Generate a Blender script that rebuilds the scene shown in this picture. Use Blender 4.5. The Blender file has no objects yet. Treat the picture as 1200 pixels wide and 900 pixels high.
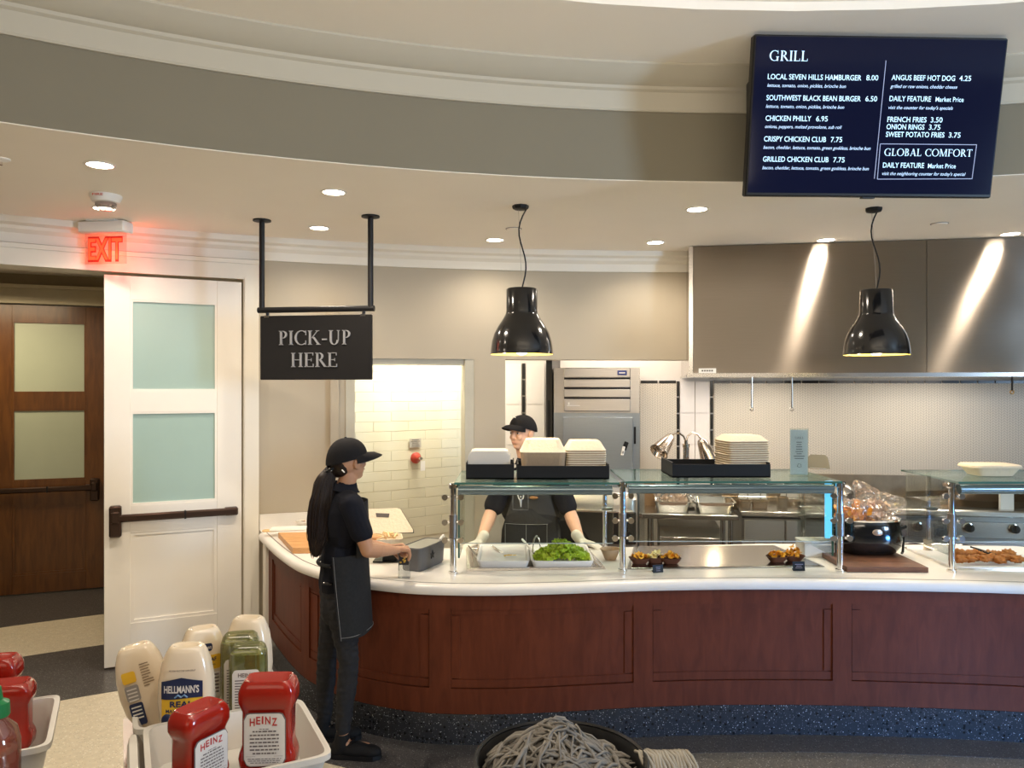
import bpy, math, random
from mathutils import Vector, Matrix, Euler, noise
random.seed(7)
C = bpy.context.scene.collection
SC = bpy.context.scene
# ---------------- camera ----------------
H = 1.9
HZ = 455.0
FP = 900.0
cam_d = bpy.data.cameras.new('camera'); cam = bpy.data.objects.new('camera', cam_d); C.objects.link(cam)
cam_d.sensor_width = 36; cam_d.lens = 27.0; cam_d.shift_y = 5.0/1200; cam_d.clip_start = 0.05
cam.location = (0, 0, H); cam.rotation_euler = (math.pi/2, 0, 0)
SC.camera = cam
# ---------------- world ----------------
w = bpy.data.worlds.new('world'); SC.world = w; w.use_nodes = True
w.node_tree.nodes['Background'].inputs[0].default_value = (0.9, 0.86, 0.8, 1)
w.node_tree.nodes['Background'].inputs[1].default_value = 0.12
SC.view_settings.view_transform = 'Standard'; SC.view_settings.look = 'None'
SC.view_settings.gamma = 1; SC.view_settings.use_curve_mapping = False
SC.view_settings.exposure = 0.92
SC.cycles.max_bounces = 12; SC.cycles.diffuse_bounces = 8; SC.cycles.transparent_max_bounces = 24
def light(kind, name, loc, energy, color, target=None, **kw):
    d = bpy.data.lights.new(name, kind); d.energy = energy; d.color = color
    for k, v in kw.items(): setattr(d, k, v)
    o = bpy.data.objects.new(name, d); C.objects.link(o); o.location = loc
    if target is not None:
        o.rotation_euler = (Vector(target)-Vector(loc)).to_track_quat('-Z', 'Y').to_euler()
    return o
# daylight from a window behind and to the right of the camera (throws the menu screen's shadow on the soffit)
light('AREA', 'daylight_window', (6.6, -0.9, 2.3), 62, (0.50, 0.72, 1.0), (1.2, 4.0, 2.9), shape='RECTANGLE', size=1.0, size_y=1.6, spread=math.radians(110))
light('AREA', 'curb_blue_fill', (5.6, 0.6, 0.35), 8, (0.10, 0.38, 1.0), (2.1, 4.2, -0.12), shape='RECTANGLE', size=0.7, size_y=0.3, spread=math.radians(32))  # added low fill without a source, tints the curb blue
# added warm fill behind the camera, not a fixture
light('AREA', 'dining_room_fill', (-1.2, -2.6, 3.4), 12, (1.0, 0.83, 0.62), (-0.4, 2.2, 0.4), shape='RECTANGLE', size=3.5, size_y=2.0)
# added fill in mid-air, brightens the dome from below
light('AREA', 'dome_uplight_fill', (0.6, 0.4, 2.9), 30, (1.0, 0.87, 0.7), (0.7, 3.2, 4.1), shape='RECTANGLE', size=3.5, size_y=0.6)
# added spots without fixtures, bounce light up off the dining floor
for q_ in ((-2.2, 1.6), (0.4, 0.6), (2.6, 1.6), (-0.6, -1.6)):
    light('SPOT', 'floor_bounce_spot', (*q_, 3.58), 42, (1.0, 0.86, 0.68), (*q_, 0), spot_size=math.radians(84), spot_blend=0.6, shadow_soft_size=0.08)
# kitchen lights
light('AREA', 'kitchen_light', (0.75, 6.55, 2.45), 8, (1.0, 0.92, 0.84), (0.75, 6.6, 0), shape='RECTANGLE', size=1.3, size_y=0.25)
light('AREA', 'hood_light', (1.95, 6.35, 1.98), 5.5, (1.0, 0.91, 0.8), (1.95, 6.5, 0), shape='RECTANGLE', size=0.9, size_y=0.35)
light('AREA', 'hood_light', (3.3, 6.15, 1.98), 5.5, (1.0, 0.91, 0.8), (3.3, 6.3, 0), shape='RECTANGLE', size=0.9, size_y=0.35)
light('AREA', 'back_room_light', (-0.55, 6.42, 2.46), 15, (1.0, 0.97, 0.86), (-1.0, 6.72, 0.9), shape='RECTANGLE', size=0.7, size_y=0.3)
light('AREA', 'vestibule_light', (-4.4, 6.2, 2.75), 16, (1.0, 0.80, 0.52), (-4.4, 6.2, 0), shape='RECTANGLE', size=0.9, size_y=0.5)

# ---------------- helpers ----------------
def P(px, py, d): return Vector(((px-600)/FP*d, d, H-(py-HZ)/FP*d))
def onz(px, py, z):
    d = (H-z)*FP/(py-HZ); return Vector(((px-600)/FP*d, d, z))
MATS = {}
def mat(name, col, rough=0.5, metal=0.0, var=0.08, scale=12, bump=0.0, spec=0.5, stretch=None, emit=None, estr=1.0, coat=0.0, sheen=0.0):
    if name in MATS: return MATS[name]
    m = bpy.data.materials.new(name); m.use_nodes = True; n = m.node_tree.nodes; l = m.node_tree.links
    b = n['Principled BSDF']
    b.inputs['Roughness'].default_value = rough; b.inputs['Metallic'].default_value = metal
    b.inputs['Specular IOR Level'].default_value = spec; b.inputs['Coat Weight'].default_value = coat
    b.inputs['Coat Roughness'].default_value = 0.1
    if sheen: b.inputs['Sheen Weight'].default_value = sheen
    tc = n.new('ShaderNodeTexCoord'); mp = n.new('ShaderNodeMapping'); nz = n.new('ShaderNodeTexNoise')
    l.new(tc.outputs['Object'], mp.inputs[0]); l.new(mp.outputs[0], nz.inputs['Vector'])
    if stretch: mp.inputs['Scale'].default_value = stretch
    nz.inputs['Scale'].default_value = scale; nz.inputs['Detail'].default_value = 4
    mx = n.new('ShaderNodeMix'); mx.data_type = 'RGBA'
    mx.inputs['A'].default_value = (*[max(0, c*(1-var)) for c in col], 1)
    mx.inputs['B'].default_value = (*[min(1, c*(1+var)) for c in col], 1)
    l.new(nz.outputs['Fac'], mx.inputs['Factor']); l.new(mx.outputs['Result'], b.inputs['Base Color'])
    if bump:
        bp = n.new('ShaderNodeBump'); bp.inputs['Strength'].default_value = bump; bp.inputs['Distance'].default_value = 0.01
        l.new(nz.outputs['Fac'], bp.inputs['Height']); l.new(bp.outputs[0], b.inputs['Normal'])
    if emit is not None:
        b.inputs['Emission Color'].default_value = (*emit, 1); b.inputs['Emission Strength'].default_value = estr
    MATS[name] = m; return m
def glass(name, tint=(1, 1, 1), refl=0.06, gl=0.02, haze=0.0, hazecol=(0.8, 0.8, 0.8)):
    """thin pane: tinted transparency + fresnel gloss + a little diffuse haze"""
    if name in MATS: return MATS[name]
    m = bpy.data.materials.new(name); m.use_nodes = True; n = m.node_tree.nodes; l = m.node_tree.links
    n.remove(n['Principled BSDF']); out = n['Material Output']
    tr = n.new('ShaderNodeBsdfTransparent'); tr.inputs[0].default_value = (*tint, 1)
    g = n.new('ShaderNodeBsdfGlossy'); g.inputs['Roughness'].default_value = gl
    fr = n.new('ShaderNodeLayerWeight'); fr.inputs[0].default_value = 0.35
    ml = n.new('ShaderNodeMath'); ml.operation = 'MULTIPLY_ADD'; ml.inputs[1].default_value = 0.5; ml.inputs[2].default_value = refl
    l.new(fr.outputs['Fresnel'], ml.inputs[0])
    mx = n.new('ShaderNodeMixShader'); l.new(ml.outputs[0], mx.inputs[0]); l.new(tr.outputs[0], mx.inputs[1]); l.new(g.outputs[0], mx.inputs[2])
    last = mx
    if haze:
        df = n.new('ShaderNodeBsdfDiffuse'); df.inputs[0].default_value = (*hazecol, 1)
        m2 = n.new('ShaderNodeMixShader'); m2.inputs[0].default_value = haze
        l.new(mx.outputs[0], m2.inputs[1]); l.new(df.outputs[0], m2.inputs[2]); last = m2
    l.new(last.outputs[0], out.inputs[0]); MATS[name] = m; return m
def terrazzo(name, base, chips, cut=0.14, scale=70, rough=0.3, small=True):
    m = bpy.data.materials.new(name); m.use_nodes = True; n = m.node_tree.nodes; l = m.node_tree.links
    b = n['Principled BSDF']; b.inputs['Roughness'].default_value = rough
    tc = n.new('ShaderNodeTexCoord')
    prev = None
    nz = n.new('ShaderNodeTexNoise'); nz.inputs['Scale'].default_value = 25; l.new(tc.outputs['Object'], nz.inputs['Vector'])
    mx = n.new('ShaderNodeMix'); mx.data_type = 'RGBA'
    mx.inputs['A'].default_value = (*[c*0.8 for c in base], 1); mx.inputs['B'].default_value = (*[c*1.2 for c in base], 1)
    l.new(nz.outputs['Fac'], mx.inputs['Factor']); prev = mx.outputs['Result']
    for i, (cc, s, ct) in enumerate(chips):
        v = n.new('ShaderNodeTexVoronoi'); v.inputs['Scale'].default_value = s; l.new(tc.outputs['Object'], v.inputs['Vector'])
        c1 = n.new('ShaderNodeMath'); c1.operation = 'LESS_THAN'; c1.inputs[1].default_value = ct
        l.new(v.outputs['Distance'], c1.inputs[0])
        sp = n.new('ShaderNodeSeparateColor'); l.new(v.outputs['Color'], sp.inputs[0])
        c2 = n.new('ShaderNodeMath'); c2.operation = 'GREATER_THAN'; c2.inputs[1].default_value = 0.5; l.new(sp.outputs[0], c2.inputs[0])
        c3 = n.new('ShaderNodeMath'); c3.operation = 'MULTIPLY'; l.new(c1.outputs[0], c3.inputs[0]); l.new(c2.outputs[0], c3.inputs[1])
        mm = n.new('ShaderNodeMix'); mm.data_type = 'RGBA'; mm.inputs['B'].default_value = (*cc, 1)
        l.new(c3.outputs[0], mm.inputs['Factor']); l.new(prev, mm.inputs['A']); prev = mm.outputs['Result']
    l.new(prev, b.inputs['Base Color']); MATS[name] = m; return m
def wood(name, c1, c2, scale=4, stretch=(1, 1, 0.12), rough=0.4, coat=0.1):
    m = bpy.data.materials.new(name); m.use_nodes = True; n = m.node_tree.nodes; l = m.node_tree.links
    b = n['Principled BSDF']; b.inputs['Roughness'].default_value = rough; b.inputs['Coat Weight'].default_value = coat
    b.inputs['Coat Roughness'].default_value = 0.25
    tc = n.new('ShaderNodeTexCoord'); mp = n.new('ShaderNodeMapping'); mp.inputs['Scale'].default_value = stretch
    nz = n.new('ShaderNodeTexNoise'); nz.inputs['Scale'].default_value = scale*8; nz.inputs['Detail'].default_value = 6; nz.inputs['Distortion'].default_value = 0.6
    l.new(tc.outputs['Object'], mp.inputs[0]); l.new(mp.outputs[0], nz.inputs['Vector'])
    cr = n.new('ShaderNodeValToRGB'); cr.color_ramp.elements[0].position = 0.32; cr.color_ramp.elements[1].position = 0.7
    cr.color_ramp.elements[0].color = (*c1, 1); cr.color_ramp.elements[1].color = (*c2, 1)
    l.new(nz.outputs['Fac'], cr.inputs[0]); l.new(cr.outputs[0], b.inputs['Base Color'])
    bp = n.new('ShaderNodeBump'); bp.inputs['Strength'].default_value = 0.15; bp.inputs['Distance'].default_value = 0.002
    l.new(nz.outputs['Fac'], bp.inputs['Height']); l.new(bp.outputs[0], b.inputs['Normal'])
    MATS[name] = m; return m
def brushed(name, col, rough=0.28, tangent=(0.987, -0.158, 0), aniso=0.85, ripple=0.0):
    m = bpy.data.materials.new(name); m.use_nodes = True; n = m.node_tree.nodes; l = m.node_tree.links
    b = n['Principled BSDF']; b.inputs['Roughness'].default_value = rough; b.inputs['Metallic'].default_value = 1
    b.inputs['Anisotropic'].default_value = aniso
    cv = n.new('ShaderNodeCombineXYZ')
    for i in range(3): cv.inputs[i].default_value = tangent[i]
    l.new(cv.outputs[0], b.inputs['Tangent'])
    tc = n.new('ShaderNodeTexCoord'); mp = n.new('ShaderNodeMapping'); mp.inputs['Scale'].default_value = (0.6, 0.6, 90)
    nz = n.new('ShaderNodeTexNoise'); nz.inputs['Scale'].default_value = 6; nz.inputs['Detail'].default_value = 5
    l.new(tc.outputs['Object'], mp.inputs[0]); l.new(mp.outputs[0], nz.inputs['Vector'])
    mx = n.new('ShaderNodeMix'); mx.data_type = 'RGBA'
    mx.inputs['A'].default_value = (*[c*0.9 for c in col], 1); mx.inputs['B'].default_value = (*[min(1, c*1.1) for c in col], 1)
    l.new(nz.outputs['Fac'], mx.inputs['Factor']); l.new(mx.outputs['Result'], b.inputs['Base Color'])
    if ripple:
        n2 = n.new('ShaderNodeTexNoise'); n2.inputs['Scale'].default_value = 1.6; n2.inputs['Detail'].default_value = 1
        l.new(tc.outputs['Object'], n2.inputs['Vector'])
        bp = n.new('ShaderNodeBump'); bp.inputs['Strength'].default_value = ripple; bp.inputs['Distance'].default_value = 0.1
        l.new(n2.outputs['Fac'], bp.inputs['Height']); l.new(bp.outputs[0], b.inputs['Normal'])
    MATS[name] = m; return m

class MB:
    def __init__(s): s.v = []; s.f = []
    def add(s, vs, fs):
        o = len(s.v); s.v += [Vector(v) for v in vs]; s.f += [[i+o for i in f] for f in fs]; return s
    def box(s, c, d, rot=None, bev=0.0):
        x, y, z = d[0]/2, d[1]/2, d[2]/2; c = Vector(c)
        R = Euler(rot).to_matrix() if rot else Matrix.Identity(3)
        if bev <= 0:
            vs = [(-x,-y,-z),(x,-y,-z),(x,y,-z),(-x,y,-z),(-x,-y,z),(x,-y,z),(x,y,z),(-x,y,z)]
            fs = [(0,3,2,1),(4,5,6,7),(0,1,5,4),(1,2,6,5),(2,3,7,6),(3,0,4,7)]
            return s.add([c + R @ Vector(v) for v in vs], fs)
        b = min(bev, x*0.99, y*0.99, z*0.99)
        rings = []
        for zz, k in ((-z, b), (-z+b, 0), (z-b, 0), (z, b)):
            X, Y = x-k, y-k
            bb = b if k == 0 else b*0.4
            rings.append([(-X+bb,-Y,zz),(X-bb,-Y,zz),(X,-Y+bb,zz),(X,Y-bb,zz),(X-bb,Y,zz),(-X+bb,Y,zz),(-X,Y-bb,zz),(-X,-Y+bb,zz)])
        return s.rings([[c + R @ Vector(v) for v in r] for r in rings])
    def rings(s, rs, cap0=True, cap1=True):
        n = len(rs[0]); o = len(s.v)
        for r in rs: s.v += [Vector(v) for v in r]
        for i in range(len(rs)-1):
            for j in range(n):
                s.f.append([o+i*n+j, o+i*n+(j+1)%n, o+(i+1)*n+(j+1)%n, o+(i+1)*n+j])
        if cap0: s.f.append([o+j for j in reversed(range(n))])
        if cap1: s.f.append([o+(len(rs)-1)*n+j for j in range(n)])
        return s
    def cyl(s, a, b, r, r2=None, n=16):
        a = Vector(a); b = Vector(b); r2 = r if r2 is None else r2
        z = (b-a).normalized(); x = z.orthogonal().normalized(); y = z.cross(x)
        R = []
        for p, rr in ((a, r), (b, r2)):
            R.append([p + x*math.cos(t)*rr + y*math.sin(t)*rr for t in [2*math.pi*k/n for k in range(n)]])
        return s.rings(R)
    def tube(s, pts, r, n=8, closed_ends=True):
        pts = [Vector(p) for p in pts]; rs = r if isinstance(r, (list, tuple)) else [r]*len(pts)
        R = []; x = None
        for i, p in enumerate(pts):
            t = (pts[min(i+1, len(pts)-1)]-pts[max(i-1, 0)])
            if t.length < 1e-9: t = Vector((0, 0, 1))
            t.normalize()
            if x is None: x = t.orthogonal().normalized()
            else:
                x = x - t*x.dot(t)
                if x.length < 1e-6: x = t.orthogonal()
                x.normalize()
            y = t.cross(x)
            R.append([p + x*math.cos(a)*rs[i] + y*math.sin(a)*rs[i] for a in [2*math.pi*k/n for k in range(n)]])
        return s.rings(R, closed_ends, closed_ends)
    def lathe(s, prof, c=(0, 0, 0), n=28, M=None, cap0=True, cap1=True):
        c = Vector(c); M = M or Matrix.Identity(3)
        return s.rings([[c + M @ Vector((r*math.cos(2*math.pi*k/n), r*math.sin(2*math.pi*k/n), z)) for k in range(n)] for r, z in prof], cap0, cap1)
    def loft(s, secs, n=32, e=4.0, c=(0, 0, 0), cap0=True, cap1=True):
        """superellipse sections (z, half x, half y[, exponent[, ox, oy]])"""
        R = []
        for q in secs:
            z, hx, hy = q[:3]; ee = q[3] if len(q) > 3 else e; ox = q[4] if len(q) > 4 else 0; oy = q[5] if len(q) > 5 else 0
            ring = []
            for k in range(n):
                t = 2*math.pi*k/n; ct, st = math.cos(t), math.sin(t)
                ring.append((c[0]+ox+hx*math.copysign(abs(ct)**(2/ee), ct), c[1]+oy+hy*math.copysign(abs(st)**(2/ee), st), c[2]+z))
            R.append(ring)
        return s.rings(R, cap0, cap1)
    def capsule(s, a, b, ra, rb, n=14, flat=None):
        a = Vector(a); b = Vector(b); z = (b-a)
        if z.length < 1e-6: z = Vector((0, 0, 1e-4))
        z.normalize()
        if flat: x = (Vector(flat[0]) - z*Vector(flat[0]).dot(z)).normalized(); k = flat[1]
        else: x = z.orthogonal().normalized(); k = 1
        y = z.cross(x); R = []
        for i in range(1, 5):
            t = math.pi/2*(1-i/4.0); R.append((a - z*ra*math.sin(t), ra*math.cos(t)))
        for i in range(0, 4):
            t = math.pi/2*i/4.0; R.append((b + z*rb*math.sin(t), rb*math.cos(t)))
        return s.rings([[p + x*math.cos(q)*r + y*math.sin(q)*r*k for q in [2*math.pi*j/n for j in range(n)]] for p, r in R])
    def ell(s, c, r, rot=None, n=16, m=10):
        c = Vector(c); M = rot if isinstance(rot, Matrix) else (Euler(rot).to_matrix() if rot else Matrix.Identity(3))
        R = []
        for i in range(1, m):
            t = math.pi*i/m - math.pi/2
            R.append([c + M @ Vector((r[0]*math.cos(t)*math.cos(2*math.pi*k/n), r[1]*math.cos(t)*math.sin(2*math.pi*k/n), r[2]*math.sin(t))) for k in range(n)])
        return s.rings(R)
    def strip(s, pts, nrm, t, z0, z1):
        """solid band: front face through pts, thickness t against normals"""
        R = []
        for p, q in zip(pts, nrm):
            b = (p[0]-q[0]*t, p[1]-q[1]*t)
            R.append([(p[0], p[1], z0), (b[0], b[1], z0), (b[0], b[1], z1), (p[0], p[1], z1)])
        return s.rings(R)
    def prism(s, poly, z0, z1):
        n = len(poly)
        return s.add([(p[0], p[1], z0) for p in poly]+[(p[0], p[1], z1) for p in poly],
                     [list(reversed(range(n))), [n+i for i in range(n)]]+[[i, (i+1)%n, n+(i+1)%n, n+i] for i in range(n)])
    def mesh(s, name, m=None, smooth=True, ang=35):
        me = bpy.data.meshes.new(name); me.from_pydata(s.v, [], s.f); me.validate(); me.update()
        import bmesh
        b = bmesh.new(); b.from_mesh(me); bmesh.ops.recalc_face_normals(b, faces=b.faces); b.to_mesh(me); b.free()
        if smooth:
            me.polygons.foreach_set('use_smooth', [True]*len(me.polygons)); me.set_sharp_from_angle(angle=math.radians(ang))
        if m: me.materials.append(m)
        return me
    def build(s, name, m, parent=None, smooth=True, ang=35, loc=None, rot=None):
        o = bpy.data.objects.new(name, s.mesh(name, m, smooth, ang)); C.objects.link(o)
        if parent: o.parent = parent
        if loc is not None: o.location = loc
        if rot is not None: o.rotation_euler = rot
        return o
def tag(o, label=None, cat=None, group=None, kind=None):
    if label: o['label'] = label
    if cat: o['category'] = cat
    if group: o['group'] = group
    if kind: o['kind'] = kind
    return o
def thing(name, label, cat, loc=(0, 0, 0), rz=0, group=None):
    o = bpy.data.objects.new(name, None); C.objects.link(o); o.location = loc; o.rotation_euler = (0, 0, rz); o.empty_display_size = 0.05
    return tag(o, label, cat, group)
def copy_tree(o, parent=None):
    c = o.copy(); C.objects.link(c)
    if parent: c.parent = parent
    for ch in list(o.children): copy_tree(ch, c)
    return c
def struct(o): o['kind'] = 'structure'; return o
def B(c, d, rot=None, bev=0.0): return MB().box(c, d, rot, bev)

# ---- lettering: sans from the built-in font, serif drawn from strokes ----
def text_mesh(body, size=1.0, shear=0.0, bold=0.0):
    cu = bpy.data.curves.new('txt', 'FONT'); cu.body = body; cu.size = size; cu.shear = shear; cu.offset = bold; cu.resolution_u = 3
    o = bpy.data.objects.new('txt', cu); C.objects.link(o)
    dg = bpy.context.evaluated_depsgraph_get(); me = bpy.data.meshes.new_from_object(o.evaluated_get(dg))
    bpy.data.objects.remove(o); bpy.data.curves.remove(cu)
    return me
def text_part(body, u0, v0, width, height, m, parent, shear=0.0, bold=0.01, off=0.0, name='lettering', frame=None, maxh=None, center=False):
    """text with its left baseline at (u0,v0) fitted to width x cap height in the local XZ plane of parent; frame(u,v,o) maps to local"""
    me = text_mesh(body, 1.0, shear, bold)
    xs = [v.co.x for v in me.vertices]; x0, x1 = min(xs), max(xs)
    sx = width/(x1-x0); sy = height/0.70
    fr = frame or (lambda u, v, o: (u, -o, v))
    for v in me.vertices:
        u = u0 + (v.co.x-x0)*sx - (width/2 if center else 0); vv = v0 + v.co.y*sy
        v.co = fr(u, vv, off)
    me.materials.clear(); me.materials.append(m)
    o = bpy.data.objects.new(name, me); C.objects.link(o); o.parent = parent; return o
def serif_polys(ch):
    T, S = 0.135, 0.05; out = []
    def q(x0, y0, x1, y1): out.append([(x0, y0), (x1, y0), (x1, y1), (x0, y1)])
    def stem(x, y0=0, y1=1, t=T, lo=True, hi=True):
        q(x, y0, x+t, y1)
        if lo: out.append([(x-.075, y0), (x+t+.075, y0), (x+t+.07, y0+.03), (x+t, y0+.075), (x, y0+.075), (x-.07, y0+.03)])
        if hi: out.append([(x-.075, y1), (x+t+.075, y1), (x+t+.07, y1-.03), (x+t, y1-.075), (x, y1-.075), (x-.07, y1-.03)])
    def dg(x0, y0, x1, y1, t): out.append([(x0, y0), (x0+t, y0), (x1+t, y1), (x1, y1)])
    def arc(cx, cy, rx, ry, a0, a1, tv=T, th=S, n=14):
        for i in range(n):
            pts = []
            for a in (a0+(a1-a0)*i/n, a0+(a1-a0)*(i+1)/n):
                a = math.radians(a); pts.append(((cx+rx*math.cos(a), cy+ry*math.sin(a)), (cx+(rx-tv)*math.cos(a), cy+(ry-th)*math.sin(a))))
            out.append([pts[0][0], pts[1][0], pts[1][1], pts[0][1]])
    w = 0.6
    if ch == 'I': stem(.09); w = .32
    elif ch == 'P': stem(.09); arc(.27, .73, .30, .27, -90, 90); q(.2, .95, .28, 1); q(.2, .46, .28, .51); w = .62
    elif ch == 'R': stem(.09); arc(.27, .74, .29, .26, -90, 90); q(.2, .95, .28, 1); q(.2, .48, .28, .53); dg(.62, 0, .27, .5, .15); q(.6, 0, .82, .04); w = .78
    elif ch == 'B': stem(.09); arc(.27, .76, .27, .24, -90, 90); arc(.27, .27, .33, .27, -90, 90); q(.2, .95, .28, 1); q(.2, .49, .28, .54); q(.2, 0, .28, .05); w = .68
    elif ch in 'CG':
        arc(.5, .5, .47, .52, 50, 310); q(.77, .68, .81, 1.0)
        if ch == 'G': stem(.70, .0, .42, T, False, True); w = .95
        else: q(.77, .0, .81, .3); w = .86
    elif ch == 'O': arc(.5, .5, .48, .52, 0, 360, n=28); w = 1.0
    elif ch == 'K': stem(.09); dg(.25, .47, .62, .96, .06); dg(.66, .04, .30, .55, .15); q(.54, .96, .78, 1); q(.58, 0, .88, .04); w = .86
    elif ch == 'U': stem(.09, .3, 1, T, False, True); stem(.64, .3, 1, S, False, True); arc(.385, .32, .295, .34, 180, 360); w = .84
    elif ch == 'H': stem(.09); stem(.6); q(.2, .48, .62, .53); w = .84
    elif ch == 'E': stem(.09); q(.2, .95, .6, 1); q(.2, 0, .63, .05); q(.2, .48, .5, .53); q(.57, .8, .61, 1); q(.6, 0, .64, .22); q(.47, .4, .5, .61); w = .68
    elif ch == 'F': stem(.09); q(.2, .95, .6, 1); q(.2, .48, .5, .53); q(.57, .8, .61, 1); q(.47, .4, .5, .61); w = .62
    elif ch == 'L': stem(.09); q(.2, 0, .6, .05); q(.57, 0, .61, .25); w = .64
    elif ch == 'T': stem(.3, hi=False); q(.02, .95, .72, 1); q(.02, .78, .06, 1); q(.68, .78, .72, 1); w = .74
    elif ch == 'A': dg(.08, 0, .38, 1, .06); dg(.64, 0, .34, 1, .15); q(.2, .3, .66, .35); q(0, 0, .24, .04); q(.56, 0, .86, .04); w = .86
    elif ch == 'M': stem(.09, t=.06); stem(.83, t=T); dg(.45, 0, .10, 1, .13); dg(.48, 0, .83, 1, .06); w = 1.08
    elif ch == '-': q(.05, .32, .38, .42); w = .43
    elif ch == ' ': w = .35
    return out, w
def serif_part(body, u0, v0, width, height, m, parent, depth=0.0, off=0.0, name='lettering', gap=.06, shear=0.0, bold=1.0):
    xs = 0; items = []
    for ch in body:
        ps, w = serif_polys(ch); items.append((xs, ps)); xs += w+gap
    xs -= gap; sx = width/xs; mb = MB()
    for x, ps in items:
        for p in ps:
            pts = [(u0+(x+a+shear*b)*sx, v0+b*height) for a, b in p]; n = len(pts)
            if depth:
                mb.add([(a, -off-depth, b) for a, b in pts]+[(a, -off, b) for a, b in pts],
                       [list(range(n)), list(reversed(range(n, 2*n)))]+[[i, (i+1)%n, n+(i+1)%n, n+i] for i in range(n)])
            else: mb.add([(a, -off, b) for a, b in pts], [list(range(n))])
    return mb.build(name, m, parent, smooth=False)

# ---- colours ----
M_ceil = mat('ceiling paint', (0.90, 0.86, 0.79), 0.9, var=0.02, scale=3)
M_wall = mat('wall paint', (0.47, 0.41, 0.315), 0.85, var=0.03, scale=4)
M_sof = mat('soffit paint', (0.215, 0.195, 0.145), 0.85, var=0.03, scale=4)
M_trim = mat('trim paint', (0.80, 0.76, 0.67), 0.55, var=0.02, scale=6)
M_door = mat('door paint', (0.82, 0.78, 0.71), 0.5, var=0.02, scale=6)
M_black = mat('black satin', (0.009, 0.009, 0.010), 0.45, var=0.2, spec=0.3)
M_blackgloss = mat('black gloss', (0.008, 0.008, 0.009), 0.16, var=0.2, coat=0.4)
M_bronze = mat('dark bronze', (0.06, 0.035, 0.025), 0.35, metal=0.7)
M_steel = mat('stainless steel', (0.62, 0.59, 0.55), 0.26, metal=1, var=0.08, scale=5, stretch=(1, 1, 30))
M_steeld = mat('dim stainless steel', (0.36, 0.33, 0.30), 0.35, metal=1, var=0.12, scale=5, stretch=(1, 1, 30))
M_chrome = mat('chrome', (0.8, 0.78, 0.76), 0.12, metal=1, var=0.03)
M_white = mat('white plastic', (0.82, 0.80, 0.76), 0.4, var=0.02)
M_stone = mat('pale stone worktop', (0.80, 0.765, 0.71), 0.28, var=0.06, scale=9)
M_grey = mat('grey groove', (0.22, 0.21, 0.2), 0.5)
M_terr = terrazzo('beige terrazzo', (0.56, 0.50, 0.38), [((0.7, 0.66, 0.55), 60, 0.3), ((0.25, 0.2, 0.15), 95, 0.22), ((0.6, 0.5, 0.36), 130, 0.35)], rough=0.35)
M_terrd = terrazzo('dark terrazzo', (0.060, 0.056, 0.055), [((0.32, 0.32, 0.31), 75, 0.22), ((0.02, 0.02, 0.02), 50, 0.3), ((0.2, 0.19, 0.18), 130, 0.28)], rough=0.3)
M_curb = terrazzo('black terrazzo', (0.03, 0.031, 0.034), [((0.5, 0.52, 0.52), 75, 0.17), ((0.16, 0.16, 0.17), 120, 0.25), ((0.01, 0.01, 0.01), 40, 0.3)], rough=0.25)
M_cherry = wood('cherry wood', (0.092, 0.020, 0.0075), (0.135, 0.031, 0.012), scale=3, stretch=(1, 1, 0.2), rough=0.5, coat=0.0)
M_cherry.node_tree.nodes['Principled BSDF'].inputs['Specular IOR Level'].default_value = 0.2
M_walnut = wood('walnut board', (0.09, 0.035, 0.018), (0.2, 0.085, 0.045), scale=4, stretch=(0.3, 3, 3), rough=0.5)
M_bamboo = wood('bamboo board', (0.5, 0.24, 0.08), (0.66, 0.36, 0.14), scale=4, stretch=(0.3, 3, 3), rough=0.5)
M_brown = wood('brown door wood', (0.085, 0.030, 0.007), (0.15, 0.058, 0.013), scale=3, stretch=(1, 1, 0.15), rough=0.3, coat=0.3)
M_pulp = mat('moulded fibre', (0.40, 0.29, 0.185), 0.85, var=0.08, scale=60, bump=0.3)
M_pulpw = mat('pale moulded fibre', (0.68, 0.59, 0.45), 0.85, var=0.05, scale=60, bump=0.3)
# ================= SETTING =================
CX, CY, RW = 1.25, -2.2, 8.43           # the wall's arc
SX, SY, RS = 1.25, -2.5, 6.60           # the soffit's arc
def arcpt(th, r, c=(CX, CY)): return (c[0]+r*math.sin(th), c[1]+r*math.cos(th))
def pxth(px, r=RW, c=(CX, CY)):
    k = (px-600)/FP
    a = k*k+1; b = -2*(k*c[0]+c[1]); cc = c[0]**2+c[1]**2-r*r
    t = (-b+math.sqrt(b*b-4*a*cc))/(2*a); X, Y = k*t, t
    return math.atan2(X-c[0], Y-c[1])
def arcs(t0, t1, r, n, c=(CX, CY)):
    pts = []; nr = []
    for i in range(n+1):
        t = t0+(t1-t0)*i/n; pts.append(arcpt(t, r, c)); nr.append((-math.sin(t), -math.cos(t)))
    return pts, nr
def arcwall(mb, t0, t1, r, thick, z0, z1, n=24, c=(CX, CY)):
    p, q = arcs(t0, t1, r, n, c); mb.strip(p, q, abs(thick), z0, z1); return mb
# floor
floor = struct(B((0.5, 1.5, -0.05), (17, 15, 0.1)).build('floor', M_terr, smooth=False))
p_, q_ = arcs(-1.0, pxth(302)+0.02, 7.95, 30)
poly = [arcpt(-1.0+(1.0+pxth(300))*i/24, 7.95) for i in range(25)] + [arcpt(pxth(300)-(1.0+pxth(300))*i/24, 8.97) for i in range(25)]
MB().prism(poly, 0, 0.002).build('floor_band', M_terrd, floor, smooth=False)
poly = [arcpt(-1.0+(0.72)*i/24, 9.85) for i in range(25)] + [arcpt(-0.28-(0.72)*i/24, 12.5) for i in range(25)]
MB().prism(poly, 0, 0.002).build('floor_band', M_terrd, floor, smooth=False)
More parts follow.
